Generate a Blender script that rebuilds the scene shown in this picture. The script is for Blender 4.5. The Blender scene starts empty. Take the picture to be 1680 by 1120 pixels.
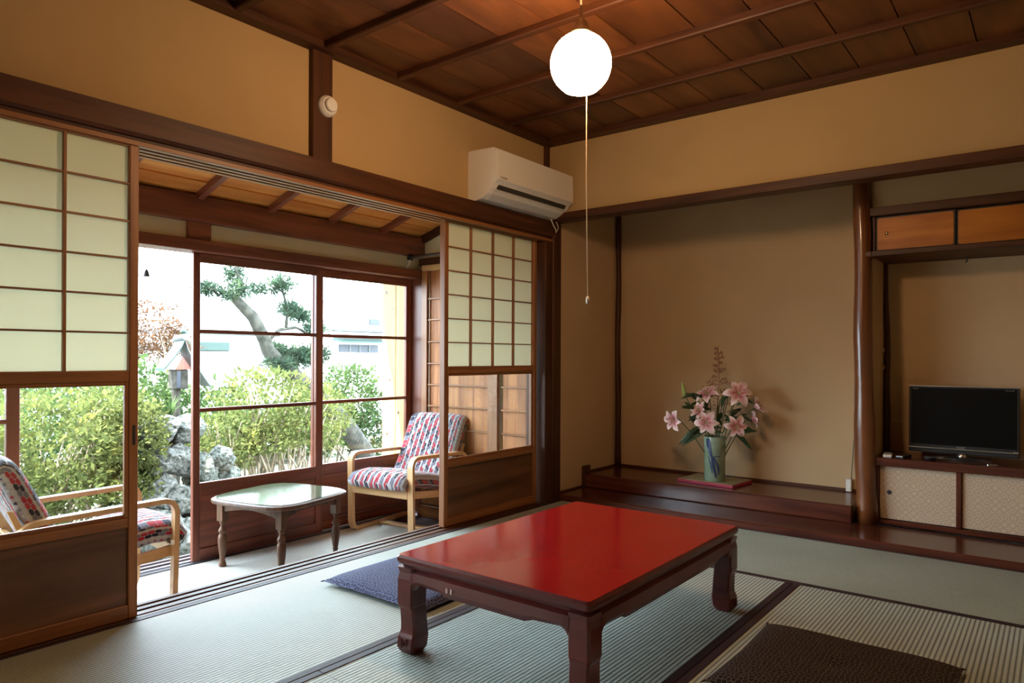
import bpy, math, random
import numpy as np
from mathutils import Vector, Matrix, Euler

random.seed(7)
rng = np.random.default_rng(7)
PI = math.pi
scene = bpy.context.scene
C = scene.collection

# ------------------------------------------------------------------ camera
YAW = math.radians(37.9)
fwd = Vector((-math.sin(YAW), math.cos(YAW), 0))
rt = Vector((math.cos(YAW), math.sin(YAW), 0))
up = Vector((0, 0, 1))
ROLL = math.radians(0.24)
rt2 = rt * math.cos(ROLL) + up * math.sin(ROLL)
up2 = up * math.cos(ROLL) - rt * math.sin(ROLL)
cam_d = bpy.data.cameras.new('camera')
cam = bpy.data.objects.new('camera', cam_d)
C.objects.link(cam)
cam.matrix_world = Matrix(((rt2.x, up2.x, -fwd.x, 0), (rt2.y, up2.y, -fwd.y, 0), (rt2.z, up2.z, -fwd.z, 1.0), (0, 0, 0, 1)))
cam_d.sensor_width = 36
cam_d.lens = 36 * 1152.9 / 1680
cam_d.shift_y = 25.4 / 1680
cam_d.clip_start = 0.02
cam_d.clip_end = 300
scene.camera = cam

# ------------------------------------------------------------------ light, sky, exposure
SKY = 22.5
SUN = 46.0
LAMP = 102.0
w = bpy.data.worlds.new('sky'); scene.world = w; w.use_nodes = True
bg = w.node_tree.nodes['Background']
bg.inputs[0].default_value = (0.74, 0.87, 1.0, 1)
bg.inputs[1].default_value = SKY
sun_d = bpy.data.lights.new('sun', 'SUN'); sun = bpy.data.objects.new('sun', sun_d); C.objects.link(sun)
sun_d.energy = SUN; sun_d.angle = math.radians(0.6); sun_d.color = (1, 0.95, 0.85)
sun.rotation_euler = Vector((0.22, 0.42, -0.88)).to_track_quat('-Z', 'Y').to_euler()
por_d = bpy.data.lights.new('window_daylight_portal', 'AREA'); por = bpy.data.objects.new('window_daylight_portal', por_d); C.objects.link(por)
por_d.shape = 'RECTANGLE'; por_d.size = 5.6; por_d.size_y = 1.9
por_d.cycles.is_portal = True
por.location = (-4.4, 1.35, 0.72)
por.rotation_euler = Vector((1, 0, 0)).to_track_quat('-Z', 'Z').to_euler()
vs = scene.view_settings
vs.view_transform = 'Standard'
try: vs.look = 'None'
except Exception: pass
vs.gamma = 1.0
vs.use_curve_mapping = False
vs.exposure = 0.0
cy = scene.cycles
cy.use_denoising = True
cy.max_bounces = 10; cy.diffuse_bounces = 6; cy.glossy_bounces = 4; cy.transmission_bounces = 6; cy.transparent_max_bounces = 16
cy.sample_clamp_indirect = 8.0
cy.caustics_reflective = False; cy.caustics_refractive = False

# ------------------------------------------------------------------ materials
def new_mat(name):
    m = bpy.data.materials.new(name); m.use_nodes = True
    return m, m.node_tree.nodes, m.node_tree.links, m.node_tree.nodes['Principled BSDF']

def plain(name, col, rough=0.5, metal=0.0, spec=0.5, coat=0.0, emit=None, es=0):
    m, N, L, b = new_mat(name)
    b.inputs['Base Color'].default_value = (*col, 1)
    b.inputs['Roughness'].default_value = rough
    b.inputs['Metallic'].default_value = metal
    b.inputs['Specular IOR Level'].default_value = spec
    b.inputs['Coat Weight'].default_value = coat
    if emit:
        b.inputs['Emission Color'].default_value = (*emit, 1)
        b.inputs['Emission Strength'].default_value = es
    return m

def coords(N, L, scale=(1, 1, 1), rand=True):
    tc = N.new('ShaderNodeTexCoord')
    mp = N.new('ShaderNodeMapping'); mp.inputs['Scale'].default_value = scale
    if rand:
        oi = N.new('ShaderNodeObjectInfo')
        va = N.new('ShaderNodeVectorMath'); va.operation = 'ADD'
        ml = N.new('ShaderNodeMath'); ml.operation = 'MULTIPLY'; ml.inputs[1].default_value = 37.0
        L.new(oi.outputs['Random'], ml.inputs[0])
        L.new(tc.outputs['Object'], va.inputs[0]); L.new(ml.outputs[0], va.inputs[1])
        L.new(va.outputs[0], mp.inputs['Vector'])
    else:
        L.new(tc.outputs['Object'], mp.inputs['Vector'])
    return mp

def ramp(N, stops, interp='LINEAR'):
    r = N.new('ShaderNodeValToRGB'); r.color_ramp.interpolation = interp
    e = r.color_ramp.elements
    while len(e) < len(stops): e.new(0.5)
    for i, (p, c) in enumerate(stops):
        e[i].position = p; e[i].color = (*c, 1)
    return r

def wood(name, c1, c2, axis='z', rough=0.4, grain=14, coat=0.0, var=0.25, bump=0.15, spec=0.5):
    m, N, L, b = new_mat(name)
    s = {'x': (0.9, grain, grain), 'y': (grain, 0.9, grain), 'z': (grain, grain, 0.9)}[axis]
    mp = coords(N, L, s)
    n1 = N.new('ShaderNodeTexNoise'); n1.inputs['Scale'].default_value = 1.3; n1.inputs['Detail'].default_value = 7; n1.inputs['Distortion'].default_value = 0.9
    L.new(mp.outputs[0], n1.inputs['Vector'])
    r = ramp(N, [(0.32, c1), (0.68, c2)])
    L.new(n1.outputs['Fac'], r.inputs[0])
    oi = N.new('ShaderNodeObjectInfo')
    mr = N.new('ShaderNodeMapRange'); mr.inputs['To Min'].default_value = 1 - var; mr.inputs['To Max'].default_value = 1 + var
    L.new(oi.outputs['Random'], mr.inputs['Value'])
    hs = N.new('ShaderNodeHueSaturation'); L.new(mr.outputs[0], hs.inputs['Value']); L.new(r.outputs[0], hs.inputs['Color'])
    L.new(hs.outputs[0], b.inputs['Base Color'])
    b.inputs['Roughness'].default_value = rough
    b.inputs['Coat Weight'].default_value = coat
    b.inputs['Specular IOR Level'].default_value = spec
    if bump:
        bp = N.new('ShaderNodeBump'); bp.inputs['Strength'].default_value = bump; bp.inputs['Distance'].default_value = 0.002
        L.new(n1.outputs['Fac'], bp.inputs['Height']); L.new(bp.outputs[0], b.inputs['Normal'])
    return m

def plaster(name, c, var=0.06):
    m, N, L, b = new_mat(name)
    mp = coords(N, L, (1, 1, 1), False)
    n1 = N.new('ShaderNodeTexNoise'); n1.inputs['Scale'].default_value = 1.6; n1.inputs['Detail'].default_value = 3
    n2 = N.new('ShaderNodeTexNoise'); n2.inputs['Scale'].default_value = 220; n2.inputs['Detail'].default_value = 4
    L.new(mp.outputs[0], n1.inputs['Vector']); L.new(mp.outputs[0], n2.inputs['Vector'])
    r = ramp(N, [(0.3, tuple(x * (1 - var) for x in c)), (0.7, tuple(x * (1 + var) for x in c))])
    L.new(n1.outputs['Fac'], r.inputs[0]); L.new(r.outputs[0], b.inputs['Base Color'])
    bp = N.new('ShaderNodeBump'); bp.inputs['Strength'].default_value = 0.25; bp.inputs['Distance'].default_value = 0.001
    L.new(n2.outputs['Fac'], bp.inputs['Height']); L.new(bp.outputs[0], b.inputs['Normal'])
    b.inputs['Roughness'].default_value = 0.95; b.inputs['Specular IOR Level'].default_value = 0.15
    return m

def tatami(name, axis, c1, c2):
    """woven rush: ribs run along 'axis', 15.5 mm pitch"""
    m, N, L, b = new_mat(name)
    tc = N.new('ShaderNodeTexCoord')
    sx = N.new('ShaderNodeSeparateXYZ'); L.new(tc.outputs['Object'], sx.inputs[0])
    src = sx.outputs['X'] if axis == 'y' else sx.outputs['Y']
    al = sx.outputs['Y'] if axis == 'y' else sx.outputs['X']
    def math_(op, a, bb):
        n = N.new('ShaderNodeMath'); n.operation = op
        for i, v in enumerate((a, bb)):
            if v is None: continue
            if isinstance(v, (int, float)): n.inputs[i].default_value = v
            else: L.new(v, n.inputs[i])
        return n.outputs[0]
    ph = math_('MULTIPLY', src, 1 / 0.0155)
    fr = math_('FRACT', ph, None)
    si = math_('SINE', math_('MULTIPLY', fr, PI), None)
    rib = math_('POWER', si, 0.8)
    # fine rush strands across the rib
    st = N.new('ShaderNodeTexNoise'); st.inputs['Scale'].default_value = 1.0; st.inputs['Detail'].default_value = 3
    mp = N.new('ShaderNodeMapping'); mp.inputs['Scale'].default_value = (14, 420, 1) if axis == 'y' else (420, 14, 1)
    L.new(tc.outputs['Object'], mp.inputs['Vector']); L.new(mp.outputs[0], st.inputs['Vector'])
    big = N.new('ShaderNodeTexNoise'); big.inputs['Scale'].default_value = 2.2; big.inputs['Detail'].default_value = 3
    L.new(tc.outputs['Object'], big.inputs['Vector'])
    r = ramp(N, [(0.25, c1), (0.75, c2)])
    L.new(big.outputs['Fac'], r.inputs[0])
    v = math_('ADD', math_('MULTIPLY', rib, 0.92), 0.14)  # groove shade between the ribs is multiplied into the rush colour
    v = math_('MULTIPLY', v, math_('ADD', math_('MULTIPLY', st.outputs['Fac'], 0.5), 0.75))
    vm = N.new('ShaderNodeVectorMath'); vm.operation = 'SCALE'
    L.new(r.outputs[0], vm.inputs[0]); L.new(v, vm.inputs['Scale'])
    L.new(vm.outputs[0], b.inputs['Base Color'])
    bp = N.new('ShaderNodeBump'); bp.inputs['Strength'].default_value = 0.5; bp.inputs['Distance'].default_value = 0.0016
    L.new(rib, bp.inputs['Height']); L.new(bp.outputs[0], b.inputs['Normal'])
    b.inputs['Roughness'].default_value = 0.55; b.inputs['Specular IOR Level'].default_value = 0.25
    return m

def thin_glass(name, tint=(0.97, 1, 0.99)):
    m = bpy.data.materials.new(name); m.use_nodes = True
    N = m.node_tree.nodes; L = m.node_tree.links; N.clear()
    o = N.new('ShaderNodeOutputMaterial'); t = N.new('ShaderNodeBsdfTransparent'); g = N.new('ShaderNodeBsdfGlossy')
    # Schlick reflectance from |N.I| so that both faces of the pane act alike
    ge = N.new('ShaderNodeNewGeometry'); dt = N.new('ShaderNodeVectorMath'); dt.operation = 'DOT_PRODUCT'
    L.new(ge.outputs['Normal'], dt.inputs[0]); L.new(ge.outputs['Incoming'], dt.inputs[1])
    def mm(op, a, b_):
        n = N.new('ShaderNodeMath'); n.operation = op
        for i, v in enumerate((a, b_)):
            if v is None: continue
            if isinstance(v, (int, float)): n.inputs[i].default_value = v
            else: L.new(v, n.inputs[i])
        return n.outputs[0]
    fz = mm('ADD', mm('MULTIPLY', mm('POWER', mm('SUBTRACT', 1.0, mm('MINIMUM', mm('ABSOLUTE', dt.outputs['Value'], None), 1.0)), 5.0), 0.96), 0.04)
    mx = N.new('ShaderNodeMixShader')
    t.inputs[0].default_value = (*tint, 1); g.inputs['Roughness'].default_value = 0.0
    L.new(fz, mx.inputs[0]); L.new(t.outputs[0], mx.inputs[1]); L.new(g.outputs[0], mx.inputs[2]); L.new(mx.outputs[0], o.inputs[0])
    return m

def translucent(name, col, t=0.5, rough=0.8, leafvar=False):
    m = bpy.data.materials.new(name); m.use_nodes = True
    N = m.node_tree.nodes; L = m.node_tree.links; N.clear()
    o = N.new('ShaderNodeOutputMaterial'); d = N.new('ShaderNodeBsdfDiffuse'); tr = N.new('ShaderNodeBsdfTranslucent'); mx = N.new('ShaderNodeMixShader')
    mx.inputs[0].default_value = t
    if leafvar:
        tc = N.new('ShaderNodeTexCoord'); n = N.new('ShaderNodeTexNoise'); n.inputs['Scale'].default_value = 5; n.inputs['Detail'].default_value = 5
        L.new(tc.outputs['Object'], n.inputs['Vector'])
        r = ramp(N, [(0.3, tuple(x * 0.45 for x in col)), (0.55, col), (0.75, (min(1, col[0] * 1.9), min(1, col[1] * 1.5), col[2] * 1.1))])
        L.new(n.outputs['Fac'], r.inputs[0]); L.new(r.outputs[0], d.inputs[0]); L.new(r.outputs[0], tr.inputs[0])
    else:
        d.inputs[0].default_value = (*col, 1); tr.inputs[0].default_value = (*col, 1)
    L.new(d.outputs[0], mx.inputs[1]); L.new(tr.outputs[0], mx.inputs[2]); L.new(mx.outputs[0], o.inputs[0])
    return m

def noisy(name, c1, c2, scale=8, rough=0.8, bump=0.4, dist=0.02, spec=0.3):
    m, N, L, b = new_mat(name)
    mp = coords(N, L, (1, 1, 1))
    n1 = N.new('ShaderNodeTexNoise'); n1.inputs['Scale'].default_value = scale; n1.inputs['Detail'].default_value = 8
    L.new(mp.outputs[0], n1.inputs['Vector'])
    r = ramp(N, [(0.35, c1), (0.65, c2)]); L.new(n1.outputs['Fac'], r.inputs[0]); L.new(r.outputs[0], b.inputs['Base Color'])
    bp = N.new('ShaderNodeBump'); bp.inputs['Strength'].default_value = bump; bp.inputs['Distance'].default_value = dist
    L.new(n1.outputs['Fac'], bp.inputs['Height']); L.new(bp.outputs[0], b.inputs['Normal'])
    b.inputs['Roughness'].default_value = rough; b.inputs['Specular IOR Level'].default_value = spec
    return m

def chair_fabric():
    """woven columns of small ovals: off-white, red, charcoal, grey"""
    m, N, L, b = new_mat('patterned_fabric')
    uv = N.new('ShaderNodeUVMap'); uv.uv_map = 'UVMap'
    s = N.new('ShaderNodeSeparateXYZ'); L.new(uv.outputs[0], s.inputs[0])
    def M(op, a, bb=None):
        n = N.new('ShaderNodeMath'); n.operation = op
        for i, v in enumerate((a, bb)):
            if v is None: continue
            if isinstance(v, (int, float)): n.inputs[i].default_value = v
            else: L.new(v, n.inputs[i])
        return n.outputs[0]
    u = M('MULTIPLY', s.outputs[0], 1 / 0.015); cu = M('FLOOR', u); fu = M('SUBTRACT', M('FRACT', u), 0.5)
    v = M('ADD', M('MULTIPLY', s.outputs[1], 1 / 0.032), M('MULTIPLY', M('MODULO', cu, 2.0), 0.5))
    cv = M('FLOOR', v); fv = M('SUBTRACT', M('FRACT', v), 0.5)
    # every third column off-white; the others run black, red, red with a shift from group to group
    g3 = M('MODULO', M('ADD', cu, 300.0), 3.0)
    cb = N.new('ShaderNodeCombineXYZ'); L.new(cu, cb.inputs[0]); L.new(cv, cb.inputs[1])
    wn = N.new('ShaderNodeTexWhiteNoise'); wn.noise_dimensions = '2D'; L.new(cb.outputs[0], wn.inputs['Vector'])
    sh = M('FLOOR', M('DIVIDE', M('ADD', cu, 300.0), 3.0))
    k = M('MODULO', M('ADD', M('ADD', cv, 300.0), M('MULTIPLY', sh, 2.0)), 4.0)
    kk = M('ADD', M('MULTIPLY', M('GREATER_THAN', g3, 0.5), M('ADD', M('DIVIDE', k, 5.0), 0.22)), M('MULTIPLY', M('SUBTRACT', wn.outputs['Value'], 0.5), 0.06))
    r = ramp(N, [(0.0, (0.42, 0.40, 0.40)), (0.18, (0.018, 0.018, 0.035)), (0.40, (0.36, 0.025, 0.04)), (0.64, (0.46, 0.44, 0.44)), (0.78, (0.14, 0.14, 0.18))], 'CONSTANT')
    L.new(kk, r.inputs[0])
    d = M('ADD', M('POWER', M('ABSOLUTE', M('MULTIPLY', fu, 2.05)), 3.0), M('POWER', M('ABSOLUTE', M('MULTIPLY', fv, 2.05)), 3.0))
    mask = M('LESS_THAN', d, 0.95)
    mx = N.new('ShaderNodeMix'); mx.data_type = 'RGBA'
    L.new(mask, mx.inputs['Factor']); mx.inputs['A'].default_value = (0.33, 0.29, 0.30, 1); L.new(r.outputs[0], mx.inputs['B'])
    L.new(mx.outputs['Result'], b.inputs['Base Color'])
    b.inputs['Roughness'].default_value = 0.95; b.inputs['Specular IOR Level'].default_value = 0.1; b.inputs['Sheen Weight'].default_value = 0.2
    return m

def cushion_fabric(name, base, fig, scale):
    m, N, L, b = new_mat(name)
    mp = coords(N, L, (1, 1, 1), False)
    vo = N.new('ShaderNodeTexVoronoi'); vo.voronoi_dimensions = '2D'; vo.feature = 'DISTANCE_TO_EDGE'; vo.inputs['Scale'].default_value = scale; vo.inputs['Randomness'].default_value = 0.75
    vo2 = N.new('ShaderNodeTexVoronoi'); vo2.voronoi_dimensions = '2D'; vo2.feature = 'F1'; vo2.inputs['Scale'].default_value = scale * 2.1; vo2.inputs['Randomness'].default_value = 0.3
    L.new(mp.outputs[0], vo.inputs['Vector']); L.new(mp.outputs[0], vo2.inputs['Vector'])
    r1 = ramp(N, [(0.05, (1, 1, 1)), (0.14, (0, 0, 0))]); L.new(vo.outputs['Distance'], r1.inputs[0])
    r2 = ramp(N, [(0.12, (1, 1, 1)), (0.2, (0, 0, 0))]); L.new(vo2.outputs['Distance'], r2.inputs[0])
    ad = N.new('ShaderNodeMath'); ad.operation = 'MAXIMUM'; L.new(r1.outputs[0], ad.inputs[0]); L.new(r2.outputs[0], ad.inputs[1])
    mx = N.new('ShaderNodeMix'); mx.data_type = 'RGBA'; L.new(ad.outputs[0], mx.inputs['Factor'])
    mx.inputs['A'].default_value = (*base, 1); mx.inputs['B'].default_value = (*fig, 1)
    L.new(mx.outputs['Result'], b.inputs['Base Color'])
    b.inputs['Roughness'].default_value = 0.8; b.inputs['Specular IOR Level'].default_value = 0.15
    return m

def brocade(name):
    m, N, L, b = new_mat(name)
    mp = coords(N, L, (1, 1, 1), False)
    vo = N.new('ShaderNodeTexVoronoi'); vo.inputs['Scale'].default_value = 26; vo.inputs['Randomness'].default_value = 0.15
    L.new(mp.outputs[0], vo.inputs['Vector'])
    wv = N.new('ShaderNodeMath'); wv.operation = 'SINE'; ml = N.new('ShaderNodeMath'); ml.operation = 'MULTIPLY'; ml.inputs[1].default_value = 22
    L.new(vo.outputs['Distance'], ml.inputs[0]); L.new(ml.outputs[0], wv.inputs[0])
    r = ramp(N, [(0.2, (0.50, 0.36, 0.245)), (0.8, (0.61, 0.455, 0.32))]); L.new(wv.outputs[0], r.inputs[0]); L.new(r.outputs[0], b.inputs['Base Color'])
    b.inputs['Roughness'].default_value = 0.75
    return m

M = {}
M['dark'] = {a: wood('dark_timber_' + a, (0.036, 0.011, 0.004), (0.095, 0.031, 0.010), a, 0.5, 16, var=0.12, spec=0.3) for a in 'xyz'}
M['screen'] = {a: wood('screen_timber_' + a, (0.18, 0.062, 0.017), (0.34, 0.135, 0.040), a, 0.45, 18, var=0.1) for a in 'xyz'}
M['red'] = {a: wood('reddish_timber_' + a, (0.11, 0.028, 0.016), (0.24, 0.07, 0.036), a, 0.4, 14, var=0.1) for a in 'xyz'}
M['panel'] = wood('cedar_panel', (0.07, 0.026, 0.010), (0.22, 0.09, 0.034), 'y', 0.42, 5, var=0.1)
M['ceiling'] = wood('ceiling_board_timber', (0.060, 0.017, 0.005), (0.165, 0.054, 0.014), 'y', 0.45, 5, var=0.3)
M['orange'] = wood('orange_board_timber', (0.60, 0.19, 0.035), (0.80, 0.36, 0.085), 'y', 0.45, 8, var=0.12)
M['weather'] = wood('storage_board_timber', (0.24, 0.075, 0.020), (0.46, 0.185, 0.055), 'z', 0.6, 16, var=0.2)
M['pale'] = {a: wood('pale_bentwood_' + a, (0.58, 0.34, 0.15), (0.72, 0.45, 0.22), a, 0.35, 16, coat=0.3, var=0.05) for a in 'xyz'}
M['knotty'] = wood('knotty_pale_timber', (0.42, 0.22, 0.07), (0.52, 0.30, 0.10), 'z', 0.6, 10, var=0.05)
M['lacqwood'] = {a: wood('polished_sill_timber_' + a, (0.05, 0.012, 0.008), (0.13, 0.034, 0.018), a, 0.20, 12, coat=0.1, var=0.1) for a in 'xyz'}
M['log'] = wood('polished_log', (0.11, 0.030, 0.009), (0.22, 0.072, 0.020), 'z', 0.30, 9, coat=0.25, var=0.1)
M['walnut'] = wood('walnut_timber', (0.05, 0.025, 0.015), (0.15, 0.070, 0.033), 'z', 0.38, 12, coat=0.0, var=0.1, spec=0.35)
M['cab_orange'] = wood('glossy_orange_veneer', (0.33, 0.09, 0.007), (0.56, 0.19, 0.018), 'x', 0.42, 7, coat=0.0, var=0.1, spec=0.3)
M['plaster'] = plaster('sand_plaster', (0.47, 0.315, 0.150))
M['plaster2'] = plaster('alcove_plaster', (0.52, 0.355, 0.20))
M['plaster3'] = plaster('veranda_plaster', (0.70, 0.61, 0.42))
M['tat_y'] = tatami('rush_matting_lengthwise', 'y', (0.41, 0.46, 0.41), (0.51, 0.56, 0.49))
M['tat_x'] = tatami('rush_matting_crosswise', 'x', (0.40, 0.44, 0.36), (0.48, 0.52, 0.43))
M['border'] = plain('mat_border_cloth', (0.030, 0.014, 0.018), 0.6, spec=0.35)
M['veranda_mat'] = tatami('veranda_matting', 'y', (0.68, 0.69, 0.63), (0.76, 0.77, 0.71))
M['veranda_floor'] = wood('veranda_floorboard_timber', (0.06, 0.06, 0.08), (0.12, 0.11, 0.12), 'y', 0.3, 12, var=0.1)
M['paper'] = translucent('screen_paper', (0.82, 0.815, 0.67), 0.52)
M['glass'] = thin_glass('window_glass')
M['white'] = plain('white_plastic', (0.74, 0.71, 0.66), 0.35)
M['offwhite'] = plain('grey_white_plastic', (0.6, 0.6, 0.58), 0.4)
M['slot'] = plain('dark_slot', (0.03, 0.025, 0.02), 0.5)
M['black'] = plain('black_screen_glass', (0.004, 0.004, 0.004), 0.35, spec=0.15)
M['matblack'] = plain('black_matt_plastic', (0.015, 0.015, 0.016), 0.5)
M['silver'] = plain('silver_metal', (0.62, 0.6, 0.58), 0.28, 1.0)
M['steel'] = plain('brushed_steel', (0.5, 0.52, 0.55), 0.35, 1.0)
M['lettergrey'] = plain('grey_lettering', (0.45, 0.45, 0.45), 0.5)
M['letterbrown'] = plain('brown_lettering', (0.12, 0.07, 0.04), 0.6)
M['lamp'] = plain('lit_opal_glass', (0.9, 0.85, 0.78), 0.3, emit=(1.0, 0.63, 0.34), es=LAMP)
M['brass'] = plain('aged_brass', (0.3, 0.22, 0.12), 0.35, 1.0)
M['cord'] = plain('cream_cord', (0.7, 0.55, 0.35), 0.8)
M['redlac'] = None
M['fabric'] = chair_fabric()
M['zab_dark'] = cushion_fabric('dark_brown_figured_cloth', (0.012, 0.008, 0.009), (0.12, 0.095, 0.085), 70)
M['zab_blue'] = cushion_fabric('indigo_figured_cloth', (0.020, 0.022, 0.055), (0.15, 0.17, 0.29), 70)
M['brocade'] = brocade('woven_door_covering')
M['leaf1'] = translucent('azalea_leaf', (0.105, 0.125, 0.042), 0.35, leafvar=True)
M['leaf2'] = translucent('deep_green_leaf', (0.05, 0.085, 0.03), 0.3, leafvar=True)
M['leaf3'] = translucent('rust_leaf', (0.09, 0.05, 0.028), 0.35, leafvar=True)
M['needle'] = translucent('pine_needle', (0.045, 0.075, 0.048), 0.3, leafvar=True)
M['bark'] = noisy('bark', (0.018, 0.018, 0.013), (0.055, 0.05, 0.04), 14, 0.9)
M['twig'] = noisy('pale_twig', (0.15, 0.12, 0.08), (0.26, 0.21, 0.15), 14, 0.9)
M['rock'] = noisy('mossy_rock', (0.018, 0.024, 0.015), (0.15, 0.155, 0.14), 6, 0.85, 0.8, 0.03)
M['soil'] = noisy('garden_soil', (0.05, 0.05, 0.033), (0.11, 0.11, 0.08), 9, 0.95)
M['moss'] = noisy('garden_path_gravel', (0.10, 0.10, 0.08), (0.18, 0.18, 0.15), 60, 0.95, 0.5, 0.01)
M['render'] = plaster('white_render', (0.85, 0.84, 0.82))
M['bluegrey'] = plain('blue_grey_shutter', (0.022, 0.028, 0.042), 0.5)
M['rooftile'] = noisy('grey_roof_tile', (0.045, 0.048, 0.05), (0.08, 0.082, 0.085), 20, 0.6)
M['greenroof'] = plain('weathered_green_copper', (0.010, 0.034, 0.026), 0.5)
M['whiteroof'] = plain('white_metal_sheet', (0.10, 0.108, 0.108), 0.5)
M['petal'] = None
M['lilyleaf'] = plain('dark_lily_leaf', (0.025, 0.06, 0.02), 0.45)
M['lilystem'] = plain('lily_stem', (0.05, 0.09, 0.03), 0.5)
M['bud'] = plain('green_bud', (0.35, 0.45, 0.12), 0.5)
M['anther'] = plain('rust_anther', (0.35, 0.10, 0.03), 0.7)
M['grass_dry'] = plain('dry_spray_stem', (0.26, 0.13, 0.07), 0.8)
M['boardtop'] = plain('mat_covered_board_top', (0.30, 0.27, 0.15), 0.6)
M['crimson'] = plain('crimson_lacquer_edge', (0.34, 0.012, 0.045), 0.5)

def lacquer():
    m, N, L, b = new_mat('red_lacquer')
    mp = coords(N, L, (1, 1, 1), False)
    n = N.new('ShaderNodeTexNoise'); n.inputs['Scale'].default_value = 4; n.inputs['Detail'].default_value = 1
    L.new(mp.outputs[0], n.inputs['Vector'])
    r = ramp(N, [(0.2, (0.30, 0.006, 0.008)), (0.8, (0.35, 0.010, 0.009))]); L.new(n.outputs['Fac'], r.inputs[0]); L.new(r.outputs[0], b.inputs['Base Color'])
    n2 = N.new('ShaderNodeTexNoise'); n2.inputs['Scale'].default_value = 6.0; n2.inputs['Detail'].default_value = 0.0
    L.new(mp.outputs[0], n2.inputs['Vector'])
    bp = N.new('ShaderNodeBump'); bp.inputs['Strength'].default_value = 0.10; bp.inputs['Distance'].default_value = 0.004
    L.new(n2.outputs['Fac'], bp.inputs['Height']); L.new(bp.outputs[0], b.inputs['Normal'])
    b.inputs['Roughness'].default_value = 0.14; b.inputs['Specular IOR Level'].default_value = 0.8
    return m
M['redlac'] = lacquer()
M['maroon'] = wood('maroon_lacquered_timber', (0.070, 0.009, 0.008), (0.13, 0.019, 0.014), 'x', 0.30, 8, coat=0.15, var=0.0)

def petal_mat():
    m, N, L, b = new_mat('pink_petal')
    uv = N.new('ShaderNodeUVMap'); uv.uv_map = 'UVMap'
    s = N.new('ShaderNodeSeparateXYZ'); L.new(uv.outputs[0], s.inputs[0])
    r = ramp(N, [(0.0, (0.42, 0.06, 0.09)), (0.4, (0.60, 0.20, 0.22)), (0.9, (0.85, 0.66, 0.62))]); L.new(s.outputs[0], r.inputs[0])
    L.new(r.outputs[0], b.inputs['Base Color'])
    b.inputs['Roughness'].default_value = 0.6
    return m
M['petal'] = petal_mat()

def vase_mat():
    m, N, L, b = new_mat('celadon_glaze_with_blue_brushwork')
    mp = coords(N, L, (1, 1, 1), False)
    n = N.new('ShaderNodeTexNoise'); n.inputs['Scale'].default_value = 7; n.inputs['Detail'].default_value = 4
    L.new(mp.outputs[0], n.inputs['Vector'])
    r = ramp(N, [(0.3, (0.17, 0.24, 0.15)), (0.7, (0.30, 0.38, 0.30))]); L.new(n.outputs['Fac'], r.inputs[0])
    L.new(r.outputs[0], b.inputs['Base Color'])
    b.inputs['Roughness'].default_value = 0.2; b.inputs['Coat Weight'].default_value = 0.5
    return m
M['vase'] = vase_mat()
M['cobalt'] = plain('cobalt_brushwork', (0.03, 0.05, 0.13), 0.25)

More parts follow.
